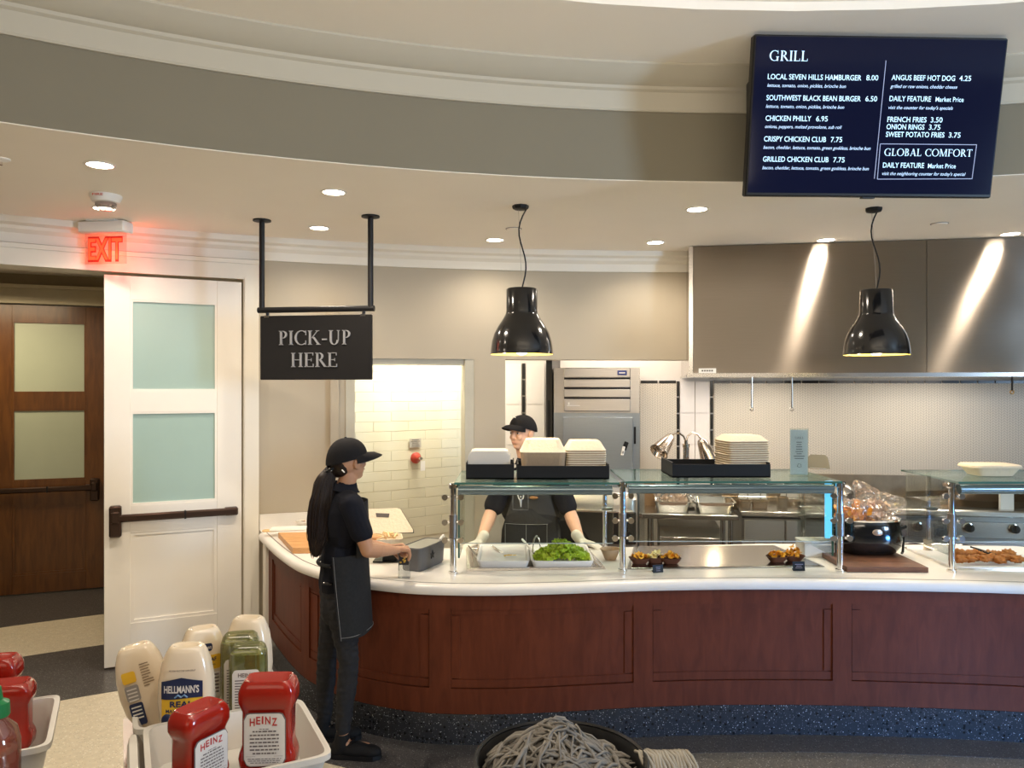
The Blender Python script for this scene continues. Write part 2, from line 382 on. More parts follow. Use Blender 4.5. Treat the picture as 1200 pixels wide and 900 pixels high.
# kitchen floor
MB().prism([(-1.3, 5.9), (-0.5, 5.0), (5.5, 5.0), (5.5, 8), (-1.3, 8.2)], 0, 0.003).build('floor_tiles', mat('kitchen quarry tile', (0.35, 0.24, 0.18), 0.5), floor, smooth=False)

# lower ceiling (ring between soffit arc and back of the kitchen)
t_a, t_b = -1.25, 0.62
inner = [arcpt(t_a+(t_b-t_a)*i/48, RS+0.002, (SX, SY)) for i in range(49)]
outer = [arcpt(t_b-(t_b-t_a)*i/48, 11.5, (SX, SY)) for i in range(49)]
mb = MB()
R = [[(a[0], a[1], 3.0), (a[0], a[1], 3.06), (b[0], b[1], 3.06), (b[0], b[1], 3.0)] for a, b in zip(inner, reversed(outer))]
mb.rings(R); ceiling = struct(mb.build('ceiling', M_ceil, smooth=False))
# soffit face and crown
mb = MB(); arcwall(mb, t_a, t_b, RS, -0.12, 3.004, 3.62, 60, (SX, SY)); struct(mb.build('wall_soffit', M_sof))
trim = None
def crown(name, r0, cx, t0, t1, prof, m, n=60):
    """prof: (inward offset, z) closed polygon swept round the arc"""
    mb = MB(); R = []
    for i in range(n+1):
        t = t0+(t1-t0)*i/n; R.append([(*arcpt(t, r0-o, cx), z) for o, z in prof])
    mb.rings(R); return struct(mb.build(name, m, ang=25))
crown('trim_1', RS, (SX, SY), t_a, t_b, [(0, 3.365), (0.012, 3.365), (0.018, 3.375), (0.02, 3.465), (0.035, 3.475), (0.04, 3.49), (0.075, 3.50), (0.12, 3.535), (0.15, 3.56), (0.15, 3.60), (0, 3.60)], mat('crown paint', (0.50, 0.47, 0.39), 0.6, var=0.02))
# upper ceiling with a ring groove
mb = MB(); n = 60
def annul(mb, r0, r1, z0, z1, ta=-2.2, tb=2.2, c=(SX, SY)):
    R = []
    for i in range(n+1):
        t = ta+(tb-ta)*i/n; a = arcpt(t, r0, c); b = arcpt(t, r1, c)
        R.append([(a[0], a[1], z0), (a[0], a[1], z1), (b[0], b[1], z1), (b[0], b[1], z0)])
    mb.rings(R)
annul(mb, 5.90, 6.62, 3.57, 3.63); struct(mb.build('ceiling_dome_ring', M_ceil, smooth=False))
mb = MB(); annul(mb, 0.01, 5.90, 3.61, 3.66, -math.pi, math.pi); struct(mb.build('ceiling_dome', M_ceil, smooth=False))
# curved back wall: right of the doors, header over the service opening, pier
tD0, tD1, tC1 = pxth(-170), pxth(285), pxth(303)
tJ0, tJ1 = pxth(405), pxth(545); tPier = pxth(592); tH = pxth(822)
mb = MB(); arcwall(mb, tC1-0.004, tJ0, RW, 0.0-(-0.0) or -0.0001, 0, 3.0, 12) if False else None
mb = MB()
arcwall(mb, tC1-0.006, tJ0, RW, -0.18, 0, 3.0, 12)
arcwall(mb, tJ0, tH, RW, -0.18, 2.13, 3.0, 30)
arcwall(mb, pxth(556), tPier, RW, -0.30, 0, 2.13, 5)
arcwall(mb, tD0-0.01, tC1, RW, -0.18, 2.83, 3.0, 20)
arcwall(mb, -1.25, tD0-0.016, RW, -0.18, 0, 3.0, 14)
struct(mb.build('wall_back', M_wall))
crown('trim_2', RW, (CX, CY), -1.25, tH, [(0, 2.84), (0.015, 2.84), (0.02, 2.90), (0.045, 2.925), (0.05, 2.945), (0.08, 2.96), (0.085, 3.0), (0, 3.0)], M_trim)
# door casing
mb = MB()
arcwall(mb, tD1, tC1, RW-0.045, -0.24, 0, 2.83, 4)
arcwall(mb, tD1+0.001, tD1+0.006, RW-0.055, -0.02, 0, 2.70, 2)
arcwall(mb, tD0-0.018, tD0, RW-0.045, -0.24, 0, 2.83, 4)
arcwall(mb, tD0, tC1, RW-0.045, -0.24, 2.69, 2.83, 20)
arcwall(mb, tD0, tC1, RW-0.06, -0.03, 2.80, 2.83, 20)
struct(mb.build('trim_3', M_trim))
# metal frame of the service opening
mb = MB()
arcwall(mb, tJ0, tJ0+0.008, RW-0.012, -0.2, 0, 2.13, 2)
arcwall(mb, tJ0+0.008, tJ1, RW+0.02, -0.16, 2.085, 2.131, 12)
arcwall(mb, tJ1, pxth(558), RW+0.005, -0.25, 0, 2.131, 2)
struct(mb.build('trim_4', mat('grey frame paint', (0.50, 0.47, 0.38), 0.5)))
# ---- tiled room behind the opening: running-bond tiles, each a piece ----
tw0 = Vector((-1.42, 6.42, 0)); tw1 = Vector((-0.36, 7.20, 0)); tdir = (tw1-tw0).normalized(); tn = Vector((tdir.y, -tdir.x, 0)); tang = math.atan2(tdir.y, tdir.x)
Mtile = mat('cream glazed tile', (0.70, 0.66, 0.50), 0.25, var=0.05, scale=3)
L = (tw1-tw0).length
tw = MB().box((L/2, 0.05, 1.25), (L+0.8, 0.08, 2.5)).build('wall_tiled', mat('grout', (0.68, 0.64, 0.5), 0.9), loc=tw0, rot=(0, 0, tang)); struct(tw)
TH, TW = 0.086, 0.34
tile_me = B((0, 0, 0), (TW-0.004, 0.012, TH-0.004), bev=0.0015).mesh('tile', Mtile)
row = 0; z = 0.62
while z < 2.2:
    u = -0.05 + (0.5*TW if row % 2 else 0)
    while u < L+0.1:
        o = bpy.data.objects.new('tile', tile_me); C.objects.link(o); o.parent = tw
        o.location = (u, 0.0125+random.uniform(-.001, .001), z); u += TW
    z += TH; row += 1
side = MB().box((0, 0, 0), (0.06, 1.2, 2.5)).build('wall_tiled_side', M_wall, loc=(-1.45, 6.35, 1.25), rot=(0, 0, 0.2)); struct(side)
struct(B((-0.95, 6.95, 2.55), (1.6, 1.2, 0.06)).build('ceiling_back_room', M_ceil, smooth=False))
# ---- kitchen frame: u along the hood front, v backwards ----
KA = math.radians(-9.1); KO = Vector((1.40, 5.93, 0)); KU = Vector((math.cos(KA), math.sin(KA), 0)); KN = Vector((-math.sin(KA), math.cos(KA), 0))
def K(u, v, z=0): return KO + KU*u + KN*v + Vector((0, 0, z))
def ku(px, v):
    o = KO + KN*v; k = (px-600)/FP
    return (k*o.y-o.x)/(KU.x-k*KU.y)
def kd(px, v): return K(ku(px, v), v).y
def kz(px, py, v): return H-(py-HZ)/FP*kd(px, v)
VB = 1.0
mb = MB()
wu0 = ku(560, VB)
Mwhitewall = mat('white kitchen wall', (0.66, 0.61, 0.55), 0.7, var=0.02)
kw = MB().box(((wu0+4.0)/2, VB+0.06, 1.4), (4.0-wu0, 0.1, 2.8)).build('wall_kitchen', Mwhitewall, loc=KO, rot=(0, 0, KA), smooth=False); struct(kw)
struct(MB().box((1.0, 0.93, 2.78), (5.2, 0.9, 0.06)).build('ceiling_kitchen', M_ceil, loc=KO, rot=(0, 0, KA), smooth=False))
# herringbone panels (mosaic too fine to pick apart) with joint relief in the material
def herring():
    m = bpy.data.materials.new('herringbone mosaic'); m.use_nodes = True; n = m.node_tree.nodes; l = m.node_tree.links
    b = n['Principled BSDF']; b.inputs['Roughness'].default_value = 0.4
    tc = n.new('ShaderNodeTexCoord'); sx = n.new('ShaderNodeSeparateXYZ'); l.new(tc.outputs['Object'], sx.inputs[0])
    def mth(op, a, b_=None, c=None):
        k = n.new('ShaderNodeMath'); k.operation = op
        for i, q in enumerate((a, b_, c)):
            if q is None: continue
            if isinstance(q, (int, float)): k.inputs[i].default_value = q
            else: l.new(q, k.inputs[i])
        return k.outputs[0]
    zig = mth('PINGPONG', sx.outputs[0], 0.022)
    yy = mth('ADD', sx.outputs[2], zig)
    s1 = mth('FRACT', mth('MULTIPLY', yy, 1/0.022)); j1 = mth('GREATER_THAN', s1, 0.83)
    s2 = mth('FRACT', mth('MULTIPLY', sx.outputs[0], 1/0.022)); j2 = mth('GREATER_THAN', s2, 0.9)
    j = mth('MAXIMUM', j1, j2)
    mx = n.new('ShaderNodeMix'); mx.data_type = 'RGBA'; mx.inputs['A'].default_value = (0.62, 0.55, 0.44, 1); mx.inputs['B'].default_value = (0.36, 0.31, 0.25, 1)
    l.new(j, mx.inputs['Factor']); l.new(mx.outputs['Result'], b.inputs['Base Color'])
    bp = n.new('ShaderNodeBump'); bp.inputs['Strength'].default_value = 0.4; bp.inputs['Distance'].default_value = 0.003; bp.invert = True
    l.new(j, bp.inputs['Height']); l.new(bp.outputs[0], b.inputs['Normal'])
    return m
Mher = herring()
M_bt = mat('black border tile', (0.012, 0.012, 0.012), 0.25)
def kbox(name, px0, px1, y0, y1, v, th, m, parent=kw, smooth=False):
    u0, u1 = ku(px0, v), ku(px1, v); pc = (px0+px1)/2
    z1, z0 = kz(pc, y0, v), kz(pc, y1, v)
    return B(((u0+u1)/2, v+th/2, (z0+z1)/2), (u1-u0, th, z1-z0)).build(name, m, parent, smooth=smooth)
kbox('mosaic_panel', 748, 793, 449, 640, VB-0.006, 0.016, Mher)
kbox('mosaic_panel', 837, 1300, 449, 566, VB-0.006, 0.016, Mher)
kbox('mosaic_panel', 640, 650, 449, 700, VB-0.006, 0.016, M_black)  # black sheet, not mosaic, standing in for the shaded gap beside the refrigerator
def border(px0, y0, px1, y1, n):
    for i in range(n):
        a, b = i/n, (i+1)/n
        if abs(px1-px0) > abs(y1-y0):
            g = (px1-px0)/n*0.04; kbox('border_tile', px0+(px1-px0)*a+g, px0+(px1-px0)*b-g, y0, y0+3.2, VB-0.009, 0.02, M_bt)
        else:
            g = (y1-y0)/n*0.04; kbox('border_tile', px0, px0+3.2, y0+(y1-y0)*a+g, y0+(y1-y0)*b-g, VB-0.009, 0.02, M_bt)
border(750, 446, 793, 446, 2); border(793, 446, 793, 600, 8); border(832.5, 446, 832.5, 600, 8); border(836, 446, 1290, 446, 22); border(836, 567, 1290, 567, 22)
border(612, 425, 612, 640, 11)
# large white wall tiles, two columns each side of the joints
Mwt = mat('white wall tile', (0.74, 0.68, 0.62), 0.3, var=0.03)
for a, b in ((797, 814), (814.8, 831.5), (593, 611), (616.5, 638)):
    y = 447 if a > 700 else 426
    hgt = 37 if a > 700 else 48
    if a < 700: y -= 0
    while y < 640:
        kbox('tile', a, b, y+0.35, y+hgt-0.35, VB-0.006, 0.016, Mwt); y += hgt
# ---- enclosing walls out of sight (they show in the steel's reflections) ----
struct(B((0.5, -6.0, 1.8), (17, 0.1, 3.7)).build('wall_rear', M_wall, smooth=False))
struct(B((-8.0, 1.5, 1.8), (0.1, 15, 3.7)).build('wall_left', M_wall, smooth=False))
struct(B((9.0, 1.5, 1.8), (0.1, 15, 3.7)).build('wall_right', M_wall, smooth=False))
struct(B((0.5, 9.0, 1.8), (17, 0.1, 3.7)).build('wall_far', M_wall, smooth=False))
# ---- vestibule ----
va, vb = P(-60, 455, 6.86), P(215, 455, 7.55)
vdir = Vector((vb.x-va.x, vb.y-va.y, 0)); VL = vdir.length; vdir.normalize(); vang = math.atan2(vdir.y, vdir.x)
mb = MB()
mb.box((VL/2, 0.12, 2.98), (VL+1.6, 0.12, 0.3)); mb.box((-0.55, 0.12, 1.5), (1.0, 0.12, 3.0))
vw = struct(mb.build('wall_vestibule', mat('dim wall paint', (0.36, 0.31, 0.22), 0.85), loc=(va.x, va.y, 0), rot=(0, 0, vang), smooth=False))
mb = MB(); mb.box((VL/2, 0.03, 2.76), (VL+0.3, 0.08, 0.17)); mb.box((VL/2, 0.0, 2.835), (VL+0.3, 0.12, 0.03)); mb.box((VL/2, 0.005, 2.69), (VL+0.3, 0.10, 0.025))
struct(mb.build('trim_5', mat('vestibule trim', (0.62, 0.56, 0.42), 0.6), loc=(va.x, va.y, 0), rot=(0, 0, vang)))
struct(MB().prism([arcpt(-.8+.42*i/12, RW+.2) for i in range(13)]+[(-1.9, 7.9), (-5.5, 7.4)], 2.96, 3.0).build('ceiling_vestibule', M_ceil, smooth=False))
sw = P(300, 455, 5.9); struct(B((-1.85, 6.65, 1.5), (0.1, 1.4, 3.0), rot=(0, 0, 0.25)).build('wall_vestibule_side', M_wall, smooth=False))

# door leaves
def door_leaf(name, W, Ht, m, mglass, panes, panel, loc, ang, bar=None, bar_side=1, label=None, sgn=-1, lock=None):
    """panes, panel: (u0,u1,z0,z1); faces local -y"""
    d = bpy.data.objects.new(name, None); C.objects.link(d); d.location = loc; d.rotation_euler = (0, 0, ang); struct(d)
    th = 0.045; us = sorted({0, W}); allr = panes+[panel]
    u0 = min(r[0] for r in allr); u1 = max(r[1] for r in allr)
    MB().box((u0/2, 0, Ht/2), (u0, th, Ht-0.02), bev=0.003).build('stile', m, d)
    MB().box(((u1+W)/2, 0, Ht/2), (W-u1, th, Ht-0.02), bev=0.003).build('stile', m, d)
    zs = [0.01]+sum([[r[2], r[3]] for r in sorted(allr, key=lambda r: r[2])], [])+[Ht-0.01]
    for i in range(0, len(zs), 2):
        MB().box(((u0+u1)/2, 0, (zs[i]+zs[i+1])/2), (u1-u0, th-0.002, zs[i+1]-zs[i])).build('rail', m, d)
    for r in panes:
        g = MB().box(((r[0]+r[1])/2, 0.0, (r[2]+r[3])/2), (r[1]-r[0], 0.012, r[3]-r[2])).build('pane', mglass, d)
        mb = MB(); e = 0.014
        for (a, b, c, f) in ((r[0], r[1], r[2], r[2]+e), (r[0], r[1], r[3]-e, r[3]), (r[0], r[0]+e, r[2]+e, r[3]-e), (r[1]-e, r[1], r[2]+e, r[3]-e)):
            mb.box(((a+b)/2, -0.012, (c+f)/2), (b-a, 0.014, f-c))
        mb.build('glazing_bead', m, g, smooth=False)
    r = panel
    MB().box(((r[0]+r[1])/2, 0.004, (r[2]+r[3])/2), (r[1]-r[0], 0.02, r[3]-r[2])).build('panel', m, d)
    mb = MB(); e = 0.022
    for (a, b, c, f) in ((r[0], r[1], r[2], r[2]+e), (r[0], r[1], r[3]-e, r[3]), (r[0], r[0]+e, r[2]+e, r[3]-e), (r[1]-e, r[1], r[2]+e, r[3]-e)):
        mb.box(((a+b)/2, -0.010, (c+f)/2), (b-a, 0.012, f-c))
    mb.build('panel_moulding', m, d, smooth=False)
    if bar:
        zb, b0, b1, lu = bar
        bb = MB(); bb.box(((b0+b1)/2, -0.07, zb), (b1-b0, 0.035, 0.05), bev=0.01); bb.box((b1-0.04, -0.045, zb), (0.09, 0.07, 0.055), bev=0.008)
        b = bb.build('panic_bar', M_bronze, d)
        MB().box(((b0*0.45+b1*0.55), -0.07, zb), (0.012, 0.04, 0.056)).build('bar_joint', M_black, b)
        lk = MB(); lk.box((lu, -0.05, zb-0.02), (0.075, 0.07, 0.21), bev=0.01); lk.box((lu, -0.09, zb+0.01), (0.05, 0.03, 0.08), bev=0.008)
        lk.build('latch_case', M_bronze, d)
    return d
a = Vector((*arcpt(pxth(122), RW-0.03), 0)); b = Vector((*arcpt(pxth(283), RW-0.03), 0))
DW = (b-a).length; dang = math.atan2(b.y-a.y, b.x-a.x)
def du(px):
    k = (px-600)/FP; dx, dy = math.cos(dang), math.sin(dang); return (k*a.y-a.x)/(dx-k*dy)
def dz(px, py): return H-(py-HZ)/FP*(a.y+math.sin(dang)*du(px))
M_frost = mat('frosted green glass', (0.34, 0.47, 0.43), 0.3, var=0.06, scale=2, spec=0.6)
M_frost2 = mat('pale frosted glass', (0.42, 0.47, 0.37), 0.3, var=0.08, scale=3, spec=0.6)
door_leaf('door_1', DW-0.004, 2.67, M_door, M_frost,
    [(du(153), du(254), dz(200, 459), dz(200, 354)), (du(153), du(254), dz(200, 590), dz(200, 483))],
    (du(153), du(254), dz(200, 725), dz(200, 621)), (a.x, a.y, 0.005), dang, bar=(dz(200, 603), du(138), du(277), du(135.5)))
# dark lettering seen through the lower pane's top edge is unreadable and left to the material
a2, ang2 = Vector((va.x, va.y, 0)), vang
def du2(px):
    k = (px-600)/FP; dx, dy = math.cos(vang), math.sin(vang); return (k*va.y-va.x)/(dx-k*dy)
def dz2(px, py): return H-(py-HZ)/FP*(va.y+math.sin(vang)*du2(px))
uL, uR = du2(-20), du2(136)
off = va + vdir*uL
def s2(px): return du2(px)-uL
door_leaf('door_2', uR-uL-0.004, 2.67, M_brown, M_frost2,
    [(s2(15), s2(101), dz2(58, 461), dz2(58, 378)), (s2(15), s2(101), dz2(58, 563), dz2(58, 480))],
    (s2(15), s2(101), dz2(58, 672), dz2(58, 590)), (off.x, off.y, 0.004), vang, bar=(dz2(58, 573), 0.05, s2(112), s2(112)))
off3 = va + vdir*(uR)
W3 = uR-uL-0.004
door_leaf('door_3', W3, 2.67, M_brown, M_frost2,
    [(W3-s2(101), W3-s2(15), dz2(58, 461), dz2(58, 378)), (W3-s2(101), W3-s2(15), dz2(58, 563), dz2(58, 480))],
    (W3-s2(101), W3-s2(15), dz2(58, 672), dz2(58, 590)), (off3.x, off3.y, 0.004), vang)

# ---- hood ----
M_hood = brushed('brushed hood steel', (0.33, 0.285, 0.24), 0.37, tangent=(0.085, -0.014, 0.996), aniso=1.0, ripple=0.10)
hd = thing('exhaust_hood', 'long brushed stainless steel exhaust hood under the ceiling above the cooking line', 'hood', (KO.x, KO.y, 2.0), KA)
HU = ku(1086, 0)
for i, (u0, u1) in enumerate(((0.0, HU-0.002), (HU+0.002, HU+2.4))):
    MB().box(((u0+u1)/2, 0.01, 0.499), (u1-u0, 0.02, 0.992)).build('front_panel', M_hood, hd, smooth=False)
MB().box((-0.018, 0.5, 0.499), (0.03, 1.0, 0.992)).build('side_panel', M_steel, hd, smooth=False)
mb = MB(); mb.box((HU/2+1.15, -0.002, 0.0), (HU+2.4, 0.05, 0.03)); mb.box((HU/2+1.15, 0.45, -0.005), (HU+2.4, 0.9, 0.015))
mb.build('bottom_channel', M_steel, hd, smooth=False)
MB().box((1.2+HU/2, 0.5, 0.965), (HU+2.3, 0.96, 0.02)).build('top_panel', M_steeld, hd, smooth=False)
pl = MB().box((0.105, -0.006, 0.035), (0.13, 0.006, 0.036)).build('name_plate', M_white, hd, smooth=False)
mb = MB()
for i in range(5): mb.box((0.068+i*0.018, -0.0095, 0.035), (0.013, 0.001, 0.012))
mb.build('plate_print', mat('dark print', (0.12, 0.11, 0.1), 0.6), pl, smooth=False)
text_part('= ECOBLOX 67', 0.055, 0.03, 0.10, 0.013, M_black, pl, off=0.012, frame=lambda u, v, o: (u, -o+0.002, v)) if False else None
for px in (881, 928, 1186):
    h = thing('hood_hook', {881: 'thin steel rod hanging under the hood, leftmost of three', 928: 'thin steel rod hanging under the hood, middle one nearest the printed stand', 1186: 'short steel hanger with brass ring under the hood at far right'}[px], 'hook', K(ku(px, -0.03), -0.03, 1.985), KA)
    ln = 0.13 if px == 1186 else 0.26
    MB().cyl((0, 0, 0.0), (0, 0, -ln+0.03), 0.007, n=8).build('rod', M_steel if px != 1186 else M_black, h)
    MB().tube([(0.013*math.sin(t), 0, -ln+0.017+0.013*math.cos(t)) for t in [i*2*math.pi/10 for i in range(11)]], 0.004, 6).build('ring', M_steel if px != 1186 else mat('brass', (0.5, 0.3, 0.1), 0.3, metal=1), h)
# ================= COUNTER =================
CP = [(-1.818, 5.51), (-1.565, 5.03), (-1.345, 4.66), (-1.23, 4.51), (-1.124, 4.40), (-.944, 4.247), (-.736, 4.14), (-.543, 4.07), (-.314, 4.037), (0, 4.037),
      (.363, 4.08), (.734, 4.13), (1.155, 4.157), (1.617, 4.157), (2.07, 4.13), (2.71, 4.07), (3.4, 3.92), (4.1, 3.65)]
def catmull(pts, k=6):
    out = []; P_ = [pts[0]]+pts+[pts[-1]]
    for i in range(1, len(P_)-2):
        p0, p1, p2, p3 = [Vector(q) for q in P_[i-1:i+3]]
        for j in range(k):
            t = j/k; out.append(0.5*((2*p1)+(p2-p0)*t+(2*p0-5*p1+4*p2-p3)*t*t+(3*p1-p0-3*p2+p3)*t**3))
    out.append(Vector(pts[-1])); return out
CUR = catmull(CP, 8)
def smooth_pts(c, it=6):
    c = [p.copy() for p in c]
    for _ in range(it):
        n = [c[0]]+[(c[i-1]+c[i]*2+c[i+1])/4 for i in range(1, len(c)-1)]+[c[-1]]; c = n
    return c
CUR = smooth_pts(CUR, 10)
def normals(c):
    out = []
    for i in range(len(c)):
        t = (c[min(i+1, len(c)-1)]-c[max(i-1, 0)]).normalized(); out.append(Vector((t.y, -t.x)))
    return out
CN = normals(CUR)
def cpx(p): return 600+FP*p.x/p.y
def curve_sub(px0, px1, off):
    """points/normals of the curve offset inward by off between two pixel columns"""
    c = [p-n*off for p, n in zip(CUR, CN)]
    pts, nr = [], []
    def lerp(px):
        for i in range(len(c)-1):
            a_, b_ = cpx(c[i]), cpx(c[i+1])
            if a_ <= px <= b_ and b_ > a_:
                t = (px-a_)/(b_-a_); return i, c[i].lerp(c[i+1], t), CN[i].lerp(CN[i+1], t).normalized()
        return (0, c[0], CN[0]) if px < cpx(c[0]) else (len(c)-1, c[-1], CN[-1])
    i0, p0, n0 = lerp(px0); i1, p1, n1 = lerp(px1)
    pts.append(p0); nr.append(n0)
    for i in range(i0+1, i1+1):
        if (c[i]-pts[-1]).length > 0.008: pts.append(c[i]); nr.append(CN[i])
    if (p1-pts[-1]).length > 0.003: pts.append(p1); nr.append(n1)
    return pts, nr
PXR = 1500
# worktop slab
top = thing('countertop', 'pale stone countertop with a rounded front edge curving along the whole serving line', 'countertop', (0, 0, 0))
c_in = [p-n*0.03 for p, n in zip(CUR, CN)]
wallpts = [arcpt(pxth(304)+(pxth(404)-pxth(304))*i/6, RW-0.005) for i in range(7)]
back = [(4.3, 4.75), (2.9, 5.10), (1.7, 5.14), (0.9, 5.05), (0.55, 5.0), (-0.45, 4.99), (-0.72, 5.06), (-0.95, 5.28), (-1.12, 5.6)]
# slab as a ribbon between front curve and back edge
def back_at(i, n):
    pts = list(reversed(wallpts))[0:0]
    full = [Vector(p) for p in ([*wallpts]+list(reversed(back)))]
    ls = [0]
    for k in range(1, len(full)): ls.append(ls[-1]+(full[k]-full[k-1]).length)
    return full, ls
full, ls = back_at(0, 0)
# pair by parameter: front points up to px 440 map onto wall part
def bp_at(s):
    for k in range(1, len(full)):
        if s <= ls[k]: return full[k-1].lerp(full[k], (s-ls[k-1])/(ls[k]-ls[k-1]))
    return full[-1]
fl = [0]
for k in range(1, len(c_in)): fl.append(fl[-1]+(c_in[k]-c_in[k-1]).length)
def ribbon(z0, z1, front):
    R = []
    for k, p in enumerate(front):
        b_ = bp_at(fl[k]/fl[-1]*ls[-1]); R.append([(p.x, p.y, z0), (b_.x, b_.y, z0), (b_.x, b_.y, z1), (p.x, p.y, z1)])
    return MB().rings(R)
# match arc-lengths better: use y-projection on right part
def bmap(k):
    p = c_in[k]
    if p.x > -0.5:
        # nearest x on back edge
        bb = [Vector(q) for q in reversed(back)]
        for j in range(1, len(bb)):
            if bb[j-1].x <= p.x <= bb[j].x: return bb[j-1].lerp(bb[j], (p.x-bb[j-1].x)/(bb[j].x-bb[j-1].x))
        return bb[-1] if p.x > 0 else bb[0]
    k0 = next(i for i, q in enumerate(c_in) if q.x > -0.5); t = fl[k]/fl[k0]
    seg = [Vector(q) for q in wallpts]+[Vector((-1.12, 5.6)), Vector((-0.95, 5.28)), Vector((-0.72, 5.06)), Vector((-0.5, 4.995))]
    sl = [0]
    for j in range(1, len(seg)): sl.append(sl[-1]+(seg[j]-seg[j-1]).length)
    s = t*sl[-1]
    for j in range(1, len(seg)):
        if s <= sl[j]+1e-9: return seg[j-1].lerp(seg[j], (s-sl[j-1])/(sl[j]-sl[j-1]))
    return seg[-1]
R = []
for k, p in enumerate(c_in):
    b_ = bmap(k); R.append([(p.x, p.y, .812), (b_.x, b_.y, .812), (b_.x, b_.y, .86), (p.x, p.y, .86)])
MB().rings(R).build('slab', M_stone, top)
# bullnose
R = []
for p, n in zip(CUR, CN):
    ring = []
    for (o, z) in ((0.034, .808), (0.008, .808), (0.001, .818), (-0.002, .832), (0.002, .848), (0.012, .858), (0.034, .8612)):
        q = p-n*o; ring.append((q.x, q.y, z))
    R.append(ring)
MB().rings(R).build('bullnose_edge', M_stone, top, ang=50)
R = []
for p, n in zip(CUR, CN):
    R.append([((p-n*o).x, (p-n*o).y, z) for o, z in ((0.052, .859), (0.060, .859), (0.060, .8612), (0.052, .8612))])
MB().rings(R).build('inlay_line', M_grey, top, smooth=False)
pp, nn = arcs(pxth(304), pxth(404), RW-0.028, 8)
MB().strip([Vector(q) for q in pp], nn, 0.024, .86, .975).build('backsplash', M_stone, top)

base = thing('counter_base', 'curved cherry wood panelled counter front on a black speckled terrazzo curb', 'counter', (0, 0, 0))
def cstrip(name, px0, px1, off, th, z0, z1, m=M_cherry, parent=base):
    p, n = curve_sub(px0, px1, off); return MB().strip(p, n, th, z0, z1).build(name, m, parent, ang=20)
cstrip('curb', 312, PXR, 0.048, 0.06, 0.0, 0.165, M_curb)
cstrip('back_board', 311, PXR, 0.068, 0.03, 0.165, 0.808)
cstrip('end_post', 303.5, 311.5, 0.03, 0.05, 0.0, 0.808, M_trim)
def rail(z0, z1): return cstrip('rail', 311.5, PXR, 0.05, 0.02, z0, z1)
rail(0.166, 0.30); rail(0.72, 0.807)
stiles = [(311.5, 319), (353, 362), (503, 528.5), (742.5, 765), (976, 998), (1275, 1300)]
for a_, b_ in stiles: cstrip('stile', a_, b_, 0.0495, 0.02, 0.166, 0.807)
panels = [(319, 353), (362, 503), (528.5, 742.5), (765, 976), (998, 1275)]
for i, (a_, b_) in enumerate(panels):
    pm = cstrip('panel', a_+(2 if i < 1 else 6), b_-(2 if i < 1 else 6), 0.064, 0.01, 0.33, 0.692)
    g = 3 if i == 0 else 12; z0, z1 = 0.30, 0.72
    k = 0.35
    for nm, A, B_, q0, q1 in (('panel_moulding', a_, b_, z0, z0+0.048), ('panel_moulding', a_, b_, z1-0.032, z1), ('panel_moulding', a_, a_+g*.9, z0+.048, z1-.032), ('panel_moulding', b_-g*.9, b_, z0+.048, z1-.032)):
        p, n = curve_sub(A+.4, B_-.4, 0.058); MB().strip(p, n, 0.012, q0+.004, q1-.001).build(nm, M_cherry, base, ang=20)
# seams between panel bays
# grey terrazzo band on the floor round the counter
p, n = curve_sub(303, PXR, 0.05)
R = [[(*(q+m_*0.1), 0.0), (*(q+m_*0.7), 0.0), (*(q+m_*0.7), 0.0012), (*(q+m_*0.1), 0.0012)] for q, m_ in zip(p, n) if q.x > -0.15]
MB().rings(R).build('floor_band', terrazzo('grey terrazzo', (0.13, 0.12, 0.10), [((0.45, 0.43, 0.38), 75, 0.25), ((0.04, 0.04, 0.035), 60, 0.28), ((0.3, 0.28, 0.24), 130, 0.3)], rough=0.3), floor, smooth=False)
bwid = lambda q: 0.20+0.16*max(0, min(1, (0.3-q.x)/0.7))
R = [[(q.x, q.y, 0.0), (*(q+m_*bwid(q)), 0.0), (*(q+m_*bwid(q)), 0.0032), (q.x, q.y, 0.0032)] for q, m_ in zip(p, n)]
MB().rings(R).build('floor_band', M_terrd, floor, smooth=False)

def ctop(px, py): return onz(px, py, 0.86)
